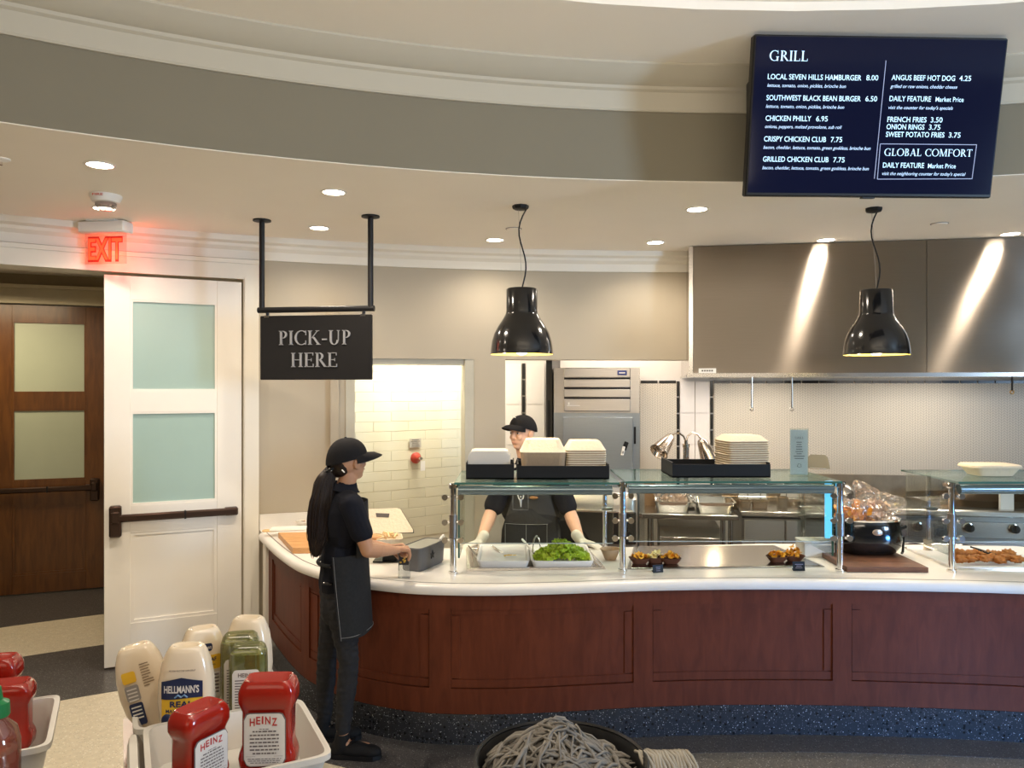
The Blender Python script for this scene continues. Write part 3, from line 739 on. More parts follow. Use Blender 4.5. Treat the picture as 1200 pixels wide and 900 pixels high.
# ---- sneeze guards ----
M_gl = glass('clear guard glass', (0.93, 0.97, 0.96), 0.04, 0.01)
M_gledge = mat('green glass edge', (0.05, 0.14, 0.12), 0.15, var=0.2)
M_gltop = glass('shelf glass', (0.80, 0.90, 0.88), 0.10, 0.02, haze=0.06, hazecol=(0.4, 0.55, 0.52))
M_bar = mat('blue grey light bar', (0.16, 0.21, 0.23), 0.22, metal=0.6, var=0.15, scale=2)
M_cyan = mat('cyan painted reflection', (0.05, 0.3, 0.5), 0.3, emit=(0.10, 0.42, 0.72), estr=0.85, var=0.3, scale=9)  # emission stands in for a blue reflection in the glass
def guard(name, label, XL, XR, Yf, Yb, fposts, bposts, side=None, glow=None, skew=0.0):  # glow: x of the painted blue reflection strip
    g = thing(name, label, 'sneeze guard', (XL, Yf, 0.86)); W = XR-XL; D = Yb-Yf; ZT = 0.505
    for x in fposts:
        s = MB(); s.cyl((x, 0, 0), (x, 0, ZT), 0.017, n=16); s.cyl((x, 0, 0), (x, 0, 0.012), 0.026, n=16)
        p = s.build('post', M_chrome, g)
        q = MB(); q.cyl((x, 0, 0.20), (x, 0, 0.33), 0.023, n=16); q.build('sleeve', M_steeld, p)
        for zz in (0.16, 0.26, 0.40):
            for sx_ in (-1, 1):
                if sx_ < 0 and x < 0.02 and zz < 0.3 and False: continue
                kb = MB(); kb.cyl((x+sx_*0.02, -0.01, zz+0.03), (x+sx_*0.045, -0.01, zz+0.03), 0.008, n=8); kb.cyl((x+sx_*0.045, -0.028, zz+0.03), (x+sx_*0.045, -0.012, zz+0.03), 0.017, n=14)
                kb.build('clamp', M_chrome, p)
        MB().box((x, 0.02, ZT-0.015), (0.05, 0.07, 0.03), bev=0.006).build('top_bracket', M_chrome, p)
    for x, y in bposts:
        s = MB(); s.cyl((x, y, 0), (x, y, ZT), 0.014, n=14); s.cyl((x, y, 0), (x, y, 0.01), 0.024, n=14)
        p = s.build('post', M_chrome, g)
        MB().box((x+0.01, y-0.01, 0.27), (0.075, 0.05, 0.025), bev=0.005).build('clamp', M_chrome, p)
    t = MB().box((W/2, D/2-0.02, ZT+0.006), (W-0.02, D+0.06, 0.010)).build('top_glass', M_gltop, g, smooth=False)
    MB().box((W/2, -0.052, ZT+0.006), (W-0.02, 0.004, 0.012)).build('glass_edge', M_gledge, t, smooth=False)
    MB().box((W/2, D+0.012, ZT+0.006), (W-0.02, 0.004, 0.010)).build('glass_edge', M_gledge, t, smooth=False)
    MB().tube([(0.03, -0.02, ZT-0.035), (W-0.05, -0.02, ZT-0.035)], 0.027, 14).build('light_bar', M_bar, g)
    f = MB().box((W/2, 0.03, 0.315), (W-0.07, 0.008, 0.30)).build('front_glass', M_gl, g, smooth=False)
    MB().box((W/2, 0.03, 0.163), (W-0.08, 0.009, 0.004)).build('glass_edge', mat('pale glass edge', (.45, .5, .48), .2), f, smooth=False)
    for x in side or []:
        sg = MB().box((x, D/2, 0.29), (0.008, D-0.06, 0.42)).build('side_glass', M_gl, g, smooth=False)
        MB().box((x, 0.03, 0.29), (0.010, 0.006, 0.42)).build('glass_edge', M_gledge, sg, smooth=False)
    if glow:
        MB().box((glow-0.004, 0.035, 0.345), (0.048, 0.012, 0.33), bev=0.004).build('blue_reflection_strip', M_cyan, g)  # strip added as the painted blue reflection of the end glass
    return g
pA = ctop(531, 672); pB = ctop(730, 670); pC = ctop(977, 665); pD = ctop(1113, 669)
guard('sneeze_guard', 'glass sneeze guard over the salad well, leftmost of the three', pA.x, pB.x-0.02, 4.315, 4.88, [0.0], [(ctop(711, 643).x-pA.x-0.02, 0.60)], side=[0.03])
guard('sneeze_guard', 'glass sneeze guard over the steel hot plate with a blue reflection strip painted at its end', pB.x, pC.x, 4.37, 4.97, [0.0, pC.x-pB.x], [(P(941, 600, 4.96).x-pB.x, 0.59)], side=[pC.x-pB.x-0.03], glow=pC.x-pB.x-0.045)
guard('sneeze_guard', 'glass sneeze guard over the fried chicken tray at the right edge', pD.x, pD.x+1.5, 4.355, 4.93, [0.0], [(P(1088, 600, 4.93).x-pD.x, 0.575)], side=[0.02])
# ================= CEILING & HANGING =================
M_lamp = mat('downlight glow', (1, 0.95, 0.85), 0.5, emit=(1.0, 0.90, 0.74), estr=14)
LP = [(117, 193, 'recessed ceiling downlight, the leftmost and nearest, above the white door'), (122, 244, 'recessed ceiling downlight just behind the strobe detector, over the exit sign'),
      (391, 225, 'recessed ceiling downlight above and in front of the pick-up sign, between its rods'), (374, 267, 'recessed ceiling downlight behind the pick-up sign hanger, between its two rods'),
      (580, 281, 'recessed ceiling downlight directly left of the first pendant cord'), (817, 245, 'recessed ceiling downlight midway between the two pendants, the nearer one'),
      (768, 284, 'recessed ceiling downlight near the crown moulding, right of the first pendant'), (968, 281, 'recessed ceiling downlight against the hood, left of the second pendant cord'),
      (1184, 274, 'recessed ceiling downlight against the hood at the far right')]
for i, (px, py, lb) in enumerate(LP):
    q = onz(px, py, 3.0)
    t = thing('ceiling_downlight', lb, 'ceiling light', (q.x, q.y, 3.0), group='recessed ceiling downlights')
    MB().lathe([(0.058, -0.0005), (0.073, -0.0005), (0.073, -0.004), (0.060, -0.005)], n=24, cap0=False, cap1=False).build('trim_ring', M_white, t)
    MB().cyl((0, 0, -0.002), (0, 0, -0.0005), 0.060, n=24).build('lens', M_lamp, t, smooth=False)
    e = 20 if (px, py) in ((374, 267), (580, 281), (768, 284)) else 27 if (px, py) == (122, 244) else 48
    light('SPOT', 'downlight_lamp', (q.x, q.y, 2.985), e, (1.0, 0.87, 0.71), (q.x, q.y, 0), spot_size=math.radians(150), spot_blend=0.8, shadow_soft_size=0.055)
# smoke detector with strobe
q = onz(124, 229, 3.0)
t = thing('smoke_detector', 'white ceiling smoke detector with clear strobe in front of the exit sign', 'smoke detector', q)
MB().lathe([(0.085, 0), (0.085, -0.012), (0.07, -0.04), (0.05, -0.045)]).build('housing', M_white, t)
MB().lathe([(0.055, -0.04), (0.055, -0.06), (0.035, -0.085), (0.01, -0.088)]).build('strobe_lens', glass('strobe glass', (0.75, 0.72, 0.7), 0.25, 0.1, 0.25, (0.35, 0.3, 0.3)), t)
text_part('FIRE', -0.03, -0.02, 0.06, 0.012, mat('red print', (0.6, 0.05, 0.03), 0.5), t, off=0.088)
q = onz(1, 186, 3.0)
t = thing('sprinkler_cover', 'small round white sprinkler cover on the ceiling at the left edge', 'sprinkler', q)
MB().lathe([(0.04, 0), (0.04, -0.006), (0.02, -0.014), (0.005, -0.016)]).build('cover_plate', M_white, t); MB().cyl((0, 0, -.014), (0, 0, -.03), 0.008).build('head', M_chrome, t)
for px, py, lb in ((1101, 262, 'white round sprinkler cap on the ceiling right of the second pendant cord'), (602, 268, 'white round sprinkler cap on the ceiling beside the first pendant cord')):
    q = onz(px, py, 3.0); t = thing('sprinkler_cover', lb, 'sprinkler', q)
    MB().lathe([(0.05, 0), (0.05, -0.004), (0.045, -0.009), (0.005, -0.009)]).build('cover_plate', M_ceil, t)
    MB().lathe([(0.050, -0.0001), (0.056, -0.0001), (0.056, -0.003), (0.050, -0.003)], cap0=False, cap1=False).build('gap_ring', M_grey, t)
# exit sign
q = onz(124, 259, 3.0); ex = thing('exit_sign', 'edge-lit exit sign with glowing red letters hanging above the white door', 'exit sign', (q.x, q.y, 3.0), math.radians(-7))
B((0, 0, -0.045), (0.325, 0.11, 0.075), bev=0.008).build('housing', M_white, ex)
B((0, 0, -0.004), (0.20, 0.12, 0.008)).build('canopy', M_white, ex)
M_exitgl = glass('exit panel acrylic', (0.98, 0.86, 0.84), 0.05, 0.05, 0.04, (1, 0.6, 0.5))
B((0.0, 0, -0.18), (0.29, 0.007, 0.205)).build('acrylic_panel', M_exitgl, ex, smooth=False)
M_exitl = mat('exit red glow', (0.9, 0.08, 0.02), 0.5, emit=(1.0, 0.045, 0.015), estr=1.0)
M_exito = mat('exit red outline', (0.45, 0.02, 0.01), 0.5, emit=(0.5, 0.01, 0.005), estr=0.3)
text_part('EXIT', -0.122, -0.258, 0.245, 0.148, M_exito, ex, bold=0.055, off=0.006)
text_part('EXIT', -0.118, -0.253, 0.237, 0.138, M_exitl, ex, bold=0.015, off=0.009)
light('POINT', 'exit_glow', (q.x+0.02, q.y+0.06, 2.80), 1.1, (1.0, 0.10, 0.03), shadow_soft_size=0.06)
# pick-up sign
l0, l1 = P(306, 370, 5.02), P(436, 368, 4.90)
sg = thing('pickup_sign', 'black hanging board with silver letters reading PICK-UP HERE on two ceiling rods', 'sign', (l0.x, l0.y, 1.955), math.atan2(l1.y-l0.y, l1.x-l0.x))
SW = math.hypot(l1.x-l0.x, l1.y-l0.y)
B((SW/2, 0, 0.208), (SW, 0.03, 0.416), bev=0.004).build('board', mat('black sign board', (0.013, 0.012, 0.012), 0.6, spec=0.15), sg)
M_silver = mat('silver lettering', (0.27, 0.27, 0.28), 0.5, metal=0.1, var=0.05)
serif_part('PICK-UP', SW*0.175, 0.225, SW*0.65, 0.092, M_silver, sg, depth=0.008, off=0.015)
serif_part('HERE', SW*0.285, 0.082, SW*0.42, 0.092, M_silver, sg, depth=0.008, off=0.015)
for x in (0.0+0.006, SW-0.01):
    r = MB(); r.cyl((x, 0, 0.46), (x, 0, 1.045), 0.018, n=16); r.build('rod', M_black, sg)
    MB().lathe([(0.018, 1.030), (0.058, 1.036), (0.058, 1.045), (0.018, 1.045)], c=(x, 0, 0)).build('ceiling_flange', M_black, sg)
MB().cyl((-0.02, 0, 0.455), (SW+0.015, 0, 0.455), 0.019, n=14).build('crossbar', M_black, sg)
for x in (0.045, SW-0.055):
    h = MB().cyl((x, 0, 0.416), (x, 0, 0.45), 0.011, n=10).build('hanger', M_black, sg); B((x, 0, 0.411), (0.032, 0.034, 0.014)).build('clip', M_chrome, h)
# pendants
for k, (px, py, pxl, lb) in enumerate(((610, 241, 611.5, 'black bell-shaped pendant lamp hanging over the salad well'), (1024, 244, 1027, 'black bell-shaped pendant lamp hanging in front of the steel hood'))):
    q = onz(px, py, 3.0); cx = (pxl-600)/FP*q.y
    t = thing('pendant_lamp', lb, 'pendant lamp', (cx, q.y, 2.104), group=None)
    ox = q.x-cx
    MB().lathe([(0.03, 0.87), (0.045, 0.875), (0.05, 0.885), (0.05, 0.896)], c=(ox, 0, 0), n=8).build('canopy', M_black, t, ang=20)
    pts = []
    sgn = 1 if k == 0 else 1
    for i in range(13):
        f = i/12; pts.append((ox*(1-f)+(0.035*math.sin(f*math.pi*2)*(1-f*.4)*( -1 if k == 0 else -1)+ (0.035 if k == 0 else 0.02)*(1-f)**2)*1.0, 0, 0.875-f*0.48))
    MB().tube(pts, 0.0045, 8).build('cord', M_black, t)
    MB().tube([(ox-0.012, 0, 0.87), (0.0, 0, 0.40)], 0.0012, 5).build('support_wire', M_steeld, t)
    prof = [(0.01, 0.398), (0.088, 0.396), (0.093, 0.390), (0.094, 0.26), (0.0955, 0.255), (0.0955, 0.248), (0.100, 0.238), (0.118, 0.205), (0.145, 0.165), (0.166, 0.125), (0.180, 0.08), (0.186, 0.035), (0.189, 0.006), (0.192, 0.0), (0.188, 0.0)]
    MB().lathe(prof, n=40, cap1=False).build('shade', M_blackgloss, t, ang=40)
    ins = [(0.188, 0.0), (0.182, 0.035), (0.176, 0.08), (0.162, 0.125), (0.14, 0.165), (0.112, 0.205), (0.09, 0.24), (0.02, 0.25)]
    MB().lathe(ins, n=40, cap0=False, cap1=True).build('shade_lining', mat('yellow-white lining', (0.85, 0.72, 0.25), 0.6), t)
    MB().ell((0, 0, 0.07), (0.055, 0.055, 0.075)).build('bulb', mat('bulb glow', (1, 1, 0.9), 0.5, emit=(1, 0.86, 0.6), estr=14), t)
    light('SPOT', 'pendant_bulb', (cx, q.y, 2.12), 26, (1.0, 0.84, 0.62), (cx, q.y, 0), spot_size=math.radians(118), spot_blend=0.5, shadow_soft_size=0.05)
# ---- menu screen ----
Ltop, Rtop, Lb, Rb = (887, 48), (1177, 55), (877, 223), (1162, 228)
tv_yaw = math.radians(2.0); tilt = math.radians(10)
Wt, Hv = 1.215, 0.735
ctr = P(1026.5, 138, 3.66)
tv = thing('menu_screen', 'large black wall-mounted menu screen tilted forward in front of the curved soffit', 'menu screen', ctr, 0)
tv.rotation_euler = (tilt, 0, tv_yaw)
B((0, 0.03, 0), (Wt, 0.05, Hv), bev=0.006).build('casing', M_black, tv)
M_scr = mat('menu screen face', (0.003, 0.004, 0.010), 0.10, spec=0.15, emit=(0.0016, 0.0022, 0.010), estr=1.0, var=0.1)
B((0, 0.0035, 0.003), (Wt-0.022, 0.004, Hv-0.028)).build('screen_face', M_scr, tv, smooth=False)
B((0.0, 0.02, -Hv/2-0.003), (0.06, 0.03, 0.008)).build('logo_bump', M_black, tv)
def tvuv(px, py):
    u = v = 0.5
    for _ in range(8):
        tx, ty = Ltop[0]+(Rtop[0]-Ltop[0])*u, Ltop[1]+(Rtop[1]-Ltop[1])*u; bx, by = Lb[0]+(Rb[0]-Lb[0])*u, Lb[1]+(Rb[1]-Lb[1])*u
        v = (py-ty)/(by-ty)
        lx, rx = Ltop[0]+(Lb[0]-Ltop[0])*v, Rtop[0]+(Rb[0]-Rtop[0])*v; u = (px-lx)/(rx-lx)
    return (u-0.5)*Wt, (0.5-v)*Hv
M_mtxt = mat('menu text glow', (0.4, 0.6, 0.8), 0.5, emit=(0.36, 0.56, 0.74), estr=0.85)
M_mtxt2 = mat('menu small text glow', (0.4, 0.5, 0.7), 0.5, emit=(0.34, 0.52, 0.74), estr=0.7)
def Z(x, y): return 860+x/3.5294, 30+y/3.5294
def mtext(body, x0, x1, bl, hpx, m=None, **kw):
    a = tvuv(*Z(x0, bl)); b = tvuv(*Z(x1, bl+(x1-x0)*0.02)); 
    text_part(body, a[0], a[1], b[0]-a[0], hpx/3.5294/175*Hv, m or M_mtxt, tv, off=0.0, name='menu_text', **kw)
def mserif(body, x0, x1, bl, hpx):
    a = tvuv(*Z(x0, bl)); b = tvuv(*Z(x1, bl)); serif_part(body, a[0], a[1], b[0]-a[0], hpx/3.5294/175*Hv, M_mtxt, tv, name='menu_text', off=0.0)
mserif('GRILL', 153, 308, 164, 38); mserif('GLOBAL COMFORT', 620, 980, 529, 28)
for b_, x0, x1, y, pr, p0, p1, de, d0, d1, dy in (
    ('LOCAL SEVEN HILLS HAMBURGER', 148, 523, 233, '8.00', 543, 591, 'lettuce, tomato, onion, pickles, brioche bun', 146, 462, 262),
    ('SOUTHWEST BLACK BEAN BURGER', 143, 522, 312, '6.50', 541, 588, 'lettuce, tomato, onion, pickles, brioche bun', 141, 456, 341),
    ('CHICKEN PHILLY', 140, 323, 390, '6.95', 343, 390, 'onions, peppers, melted provolone, sub roll', 138, 447, 418),
    ('CRISPY CHICKEN CLUB', 134, 384, 469, '7.75', 403, 449, 'bacon, cheddar, lettuce, tomato, green goddess, brioche bun', 132, 565, 498),
    ('GRILLED CHICKEN CLUB', 130, 395, 547, '7.75', 414, 460, 'bacon, cheddar, lettuce, tomato, green goddess, brioche bun', 128, 559, 577),
    ('ANGUS BEEF HOT DOG', 645, 902, 241, '4.25', 919, 967, 'grilled or raw onions, cheddar cheese', 641, 912, 270),
    ('DAILY FEATURE', 638, 806, 320, 'Market Price', 825, 939, 'visit the counter for today\'s specials', 635, 897, 350),
    ('FRENCH FRIES', 631, 790, 399, '3.50', 807, 855, None, 0, 0, 0), ('ONION RINGS', 628, 782, 427, '3.75', 800, 847, None, 0, 0, 0), ('SWEET POTATO FRIES', 626, 864, 456, '3.75', 882, 930, None, 0, 0, 0),
    ('DAILY FEATURE', 616, 784, 575, 'Market Price', 800, 914, 'visit the neighboring counter for today\'s special', 614, 955, 604)):
    mtext(b_, x0, x1, y, 20, bold=0.008); mtext(pr, p0, p1, y+(p0-x0)*0.02, 20 if pr[0] != 'M' else 18, bold=0.004)
    if de: mtext(de, d0, d1, dy, 13, M_mtxt2, shear=0.3, bold=0.004)
M_line = mat('menu line glow', (0.3, 0.35, 0.5), 0.5, emit=(0.12, 0.15, 0.26), estr=1)
def mline(x0, y0, x1, y1, name='menu_rule'):
    a, b = tvuv(*Z(x0, y0)), tvuv(*Z(x1, y1)); MB().tube([(a[0], 0.001, a[1]), (b[0], 0.001, b[1])], 0.0016, 5).build(name, M_line, tv)
mline(622, 168, 583, 618)
for q in ((605, 483, 998, 490), (998, 490, 983, 622), (983, 622, 595, 620), (595, 620, 605, 483)): mline(*q)
# mount + speaker behind
q = P(876, 148, 3.95)
s = thing('wall_speaker', 'black slim rounded speaker mounted on the soffit behind the left edge of the menu screen', 'speaker', (q.x+0.09, q.y, q.z), 0.1)
MB().loft([(-0.26, 0.06, 0.03), (-0.24, 0.09, 0.045), (0.22, 0.09, 0.045), (0.25, 0.07, 0.035)], e=5).build('cabinet', M_black, s)
MB().loft([(-0.22, 0.07, 0.003), (0.2, 0.07, 0.003)], e=5, c=(0, -0.047, 0)).build('grille', mat('speaker grille', (0.02, 0.02, 0.02), 0.8), s)
mb = MB(); q2 = ctr+Vector((0, 0.06, 0))
B((ctr.x, (ctr.y+4.06)/2+0.02, ctr.z+0.02), (0.08, 4.06-ctr.y-0.04, 0.08)).build('mount', M_black)
tag(bpy.data.objects['mount'], 'black bracket arm carrying the menu screen off the soffit', 'bracket')
bpy.data.objects['mount'].name = 'screen_bracket'
# red valve plate and sign on the tiled wall
def tilewall(px, py):
    k = (px-600)/FP; u = (k*tw0.y-tw0.x)/(tdir.x-k*tdir.y); p = tw0+tdir*u+tn*0.004; return Vector((p.x, p.y, H-(py-HZ)/FP*p.y))
q = tilewall(486.5, 536.5)+tn*0.004
t = thing('fire_valve', 'round red fire valve with a hanging white tag on the cream tiles', 'fire valve', q, tang)
Mx = Matrix.Rotation(math.pi/2, 3, 'X')
M_red = mat('red enamel', (0.45, 0.05, 0.03), 0.3)
MB().lathe([(0.05, 0), (0.05, 0.012), (0.035, 0.03), (0.02, 0.05), (0.018, 0.07)], M=Mx).build('flange', M_red, t)
MB().cyl((0, -0.06, 0), (0.0, -0.10, 0), 0.013).build('spout', M_chrome, t)
B((0.022, -0.09, -0.065), (0.045, 0.003, 0.085)).build('tag', M_white, t)
q = tilewall(486, 519)+tn*0.004
t = thing('wall_notice', 'small grey printed notice plate on the cream tiles above the red valve', 'notice', q, tang)
B((0, -0.003, 0), (0.115, 0.005, 0.078)).build('plate', mat('grey plate', (0.45, 0.42, 0.36), 0.6), t)
for i, s_ in enumerate(('FIRE SYSTEM', 'PULL IN CASE', 'OF FIRE')):  # the print is unreadable; drawn as thin rules instead
    pass
mb = MB()
for i in range(5):
    ln = random.uniform(0.06, 0.095); mb.box((0, -0.0065, 0.028-i*0.014), (ln, 0.001, 0.005))
mb.build('print', mat('dark print', (0.12, 0.11, 0.1), 0.6), t, smooth=False)
# ================= THINGS ON THE COUNTER =================
ORD = ['first', 'second', 'third', 'fourth', 'fifth', 'sixth', 'seventh', 'eighth', 'ninth', 'tenth', 'eleventh', 'twelfth', 'thirteenth', 'fourteenth', 'fifteenth']
def taper_tray(w0, d0, w1, d1, h, th, e=6, n=32):
    """open tray: bottom w0 x d0, rim w1 x d1"""
    return MB().loft([(0, w0/2, d0/2), (h, w1/2, d1/2), (h, w1/2-th, d1/2-th), (th, w0/2-th, d0/2-th)], n=n, e=e)
def flat_tray(name, label, px0, px1, pyt, pyb, yd, depth, par=None):
    a = P(px0, pyb, yd); b = P(px1, pyb, yd); zt = 1.379
    hgt = (pyb-pyt)/FP*yd
    t = thing(name, label, 'tray', ((a.x+b.x)/2, yd+depth/2, zt))
    w_ = b.x-a.x
    s = MB(); th = 0.008
    s.box((0, 0, th/2), (w_, depth, th)); s.box((0, -depth/2+th/2, hgt/2), (w_, th, hgt)); s.box((0, depth/2-th/2, hgt/2), (w_, th, hgt))
    o = s.build('tray_body', M_trayblk, t, smooth=False)
    # angled end walls
    for sx in (-1, 1):
        MB().box((sx*(w_/2-th/2), 0, hgt/2+0.005), (th, depth-2*th, hgt+0.01)).build('end_wall', M_trayblk, t, smooth=False)
    return t, w_
M_trayblk = mat('matt black tray', (0.005, 0.006, 0.009), 0.5, spec=.3)
yd = 4.40
flat_tray('serving_tray', 'black open tray holding the clear container stack, leftmost on the guards', 546, 602.5, 544, 561.5, yd, 0.30)
flat_tray('serving_tray', 'wide black tray holding the two closed clamshell stacks in front of the chef', 606, 714, 545, 560.5, yd, 0.34)
flat_tray('serving_tray', 'black tray holding the tall stack of folded clamshells beside the heat lamp', 788, 903, 542, 557.5, 4.48, 0.34)
# clear containers (lids and tubs nested on edge)
M_deli = glass('clear deli plastic', (0.86, 0.86, 0.84), 0.08, 0.08, 0.5, (0.95, 0.93, 0.9))
NC = 9
aL = P(550, 550, 4.5).x; aR = P(597, 550, 4.5).x
for i in range(NC):
    x = aL+0.02+(aR-aL-0.04)*i/(NC-1)
    o = thing('clear_container', 'clear plastic container on edge, %s from the front in the leftmost black tray' % ORD[i], 'container', ((aL+aR)/2, 4.46+i*.020, 1.389), 0, 'nested clear containers in the black tray')
    s = MB().loft([(0.0, 0.105, 0.008), (0.012, 0.116, 0.009), (0.118, 0.120, 0.009), (0.142, 0.105, 0.008), (0.150, 0.09, 0.006)], n=32, e=6)
    s.build('shell', M_deli, o)
    MB().tube([(-.118, -.008, .004), (-.122, -.008, .115), (-.105, -.008, .145), (.105, -.008, .145), (.122, -.008, .115), (.118, -.008, .004)], 0.0025, 6).build('rim', M_deli, o)
# clamshells
def clamshell(name, label, w_, d_, hb, hl, loc, rz, group=None, m=None, ml=None):
    t = thing(name, label, 'takeout box', loc, rz, group)
    MB().loft([(0, w_*.43, d_*.43), (0.006, w_*.45, d_*.45), (hb, w_*.49, d_*.49), (hb+.003, w_*.5, d_*.5)], e=9, n=40).build('base', m or M_pulp, t)
    l = MB().loft([(hb+.003, w_*.5, d_*.5), (hb+.007, w_*.5, d_*.5), (hb+.010, w_*.485, d_*.485), (hb+hl, w_*.37, d_*.37), (hb+hl+.003, w_*.35, d_*.35)], e=9, n=40).build('lid', ml or M_pulpw, t)
    return t
clamshell('clamshell_box', 'closed fibre clamshell box with pale lid, the larger left one of the wide black tray', 0.27, 0.24, 0.135, 0.075, (P(636, 500, 4.55).x, 4.555, 1.389), 0)
for j in range(10):
    clamshell('clamshell_box', 'closed fibre clamshell box topping the right stack of the wide black tray' if j == 9 else 'brown clamshell box, %s from the bottom under the right lid of the wide tray' % ORD[j], 0.238, 0.24, 0.030, 0.005 if j < 9 else 0.055, (P(685, 500, 4.56).x+random.uniform(-.001, .001), 4.565, 1.389+j*0.0128), 0, 'nested boxes under the right lid')
for j in range(14):
    clamshell('clamshell_box', 'pale lidded clamshell box topping the tall stack by the heat lamp' if j == 13 else 'brown clamshell box, %s from the bottom of the tall stack by the heat lamp' % ORD[j], 0.262, 0.24, 0.020, 0.003 if j < 13 else 0.036, (P(871, 500, 4.6).x+random.uniform(-.003, .003), 4.64, 1.389+j*0.0132), random.uniform(-.02, .02)+0.12, 'clamshells in the tall stack')
# open clamshell on right guard
t = thing('open_clamshell', 'shallow open fibre box lying on the glass of the rightmost guard', 'takeout box', (P(1162, 500, 4.6).x, 4.62, 1.380))
taper_tray(0.21, 0.16, 0.27, 0.20, 0.045, 0.004).build('base', M_pulpw, t)
MB().loft([(0.046, 0.15, 0.11), (0.052, 0.152, 0.112), (0.062, 0.148, 0.108), (0.066, 0.142, 0.10)], e=5).build('lid', M_pulpw, t)
# printed stand on guard
t = thing('printed_stand', 'tall acrylic stand with pale printed menu card headed GRILL on the middle guard', 'sign stand', (P(937, 556, 4.62).x, 4.63, 1.380))
B((0, 0, 0.135), (0.105, 0.004, 0.27)).build('card', mat('pale card', (0.62, 0.65, 0.68), 0.5), t, smooth=False)
B((0, -0.005, 0.140), (0.112, 0.003, 0.28)).build('acrylic_front', M_gl, t, smooth=False)
B((0, 0.0, 0.002), (0.112, 0.08, 0.004)).build('foot', M_gl, t, smooth=False)
mt = mat('grey print', (0.14, 0.15, 0.17), 0.6)
serif_part('GRILL', -0.026, 0.215, 0.052, 0.013, mt, t, off=0.0075, name='print')
mb = MB()
for i in range(8): ln = random.uniform(.03, .07); mb.box((0, -0.0035, 0.195-i*0.014), (ln, 0.001, 0.0045))
mb.tube([(-.012, -.0035, .05), (-.004, -.0035, .066), (.01, -.0035, .062), (.014, -.0035, .048), (.0, -.0035, .044), (-.012, -.0035, .05)], .0013, 5)
mb.build('print', mt, t, smooth=False)
t = thing('guard_flap', 'tilted olive grey plastic panel on the back right of the middle guard', 'panel', (P(960, 556, 4.98).x, 5.0, 1.378), -0.5)
MB().loft([(0, 0.075, 0.004), (0.075, 0.06, 0.004), (0.09, 0.045, 0.004)], e=8).build('plate', mat('olive plastic', (0.26, 0.23, 0.16), 0.5), t)
MB().cyl((-0.05, 0, 0), (0.05, 0, 0), 0.006).build('hinge', M_chrome, t)

# ---- cold well with salad ----
def well(name, label, fl_, fr_, br_, bl_, m_in=M_steel, flat=False):
    a, b, c, d = [ctop(*q) for q in (fl_, fr_, br_, bl_)]
    o = (a+b+c+d)/4; t = thing(name, label, 'food well', (o.x, o.y, 0.861))
    q = [Vector((p.x-o.x, p.y-o.y)) for p in (a, b, c, d)]
    def sc(k): return [p*(1-k/p.length) for p in q]
    if flat:
        R = [[(p.x, p.y, z) for p in sc(k)] for k, z in ((0.0, 0), (0.0, 0.004), (0.012, 0.006))]
        MB().rings(R).build('plate', m_in, t, smooth=False)
        R = [[(p.x, p.y, z) for p in sc(k)] for k, z in ((-0.02, 0), (-0.02, 0.003), (-0.004, 0.0035), (-0.004, 0))]
        MB().rings(R, False, False).build('rim', M_steeld, t, smooth=False)
    else:
        R = [[(p.x, p.y, z) for p in sc(k)] for k, z in ((-0.015, 0), (-0.01, 0.012), (0.005, 0.016), (0.03, 0.012), (0.05, -0.001), (0.052, -0.005))]
        MB().rings(R, False, False).build('rim', m_in, t)
        R = [[(p.x, p.y, z) for p in sc(k)] for k, z in ((0.03, 0.0), (0.03, 0.004))]
        MB().rings(R).build('well_floor', M_steeld, t, smooth=False)
    return t
well('cold_well', 'steel rimmed cold well holding the white pans and kale behind the left guard', (549, 669), (707, 667), (686, 643), (548, 643))
well('hot_plate', 'flat brushed steel hot plate set in the counter under the middle guard', (738, 667), (962, 664), (905, 640), (746, 641), brushed('hot plate steel', (0.33, 0.31, 0.285), 0.22, (1, 0, 0), 0.5), flat=True)
M_pan = mat('white crock pan', (0.86, 0.84, 0.82), 0.3)
for (x0, y0, x1, y1, lb) in ((558, 667, 621, 646, 'white rectangular food pan in the cold well, left of the kale'), (622, 667, 697, 646, 'pale grey pan under the kale in the cold well')):
    a, b = ctop(x0, y0), ctop(x1, y0); c = ctop(x0, y1)
    t = thing('food_pan', lb, 'food pan', ((a.x+b.x)/2, (a.y+c.y)/2, 0.866))
    w_, d_ = b.x-a.x, c.y-a.y
    taper_tray(w_*.92, d_*.92, w_, d_, 0.04, 0.012, e=14).build('pan_body', M_pan, t)
    if x0 < 600:
        mb = MB()
        for i in range(5): mb.add([(x*w_*.42, -d_*.42+(i*2+k)*d_*.084, 0.036+0.003*((i+k) % 2)) for k in (0, 1) for x in (-1, 1)], [(0, 1, 3, 2)])
        B((0, 0, 0.022), (w_*.86, d_*.86, 0.02)).build('pan_insert', mat('pale pan insert', (0.74, 0.73, 0.72), 0.35), t)
def blob(name, m, c, r, n=2, amp=0.25, seed=0, parent=None, freq=6.0):
    import bmesh
    b = bmesh.new(); bmesh.ops.create_icosphere(b, subdivisions=n, radius=1)
    for v in b.verts:
        d = v.co.normalized(); k = 1+amp*noise.noise(d*freq/3+Vector((seed*7.3, seed*1.7, 0))); v.co = Vector((d.x*r[0]*k, d.y*r[1]*k, d.z*r[2]*k))
    me = bpy.data.meshes.new(name); b.to_mesh(me); b.free(); me.polygons.foreach_set('use_smooth', [True]*len(me.polygons)); me.materials.append(m)
    o = bpy.data.objects.new(name, me); C.objects.link(o); o.location = c
    if parent: o.parent = parent
    return o
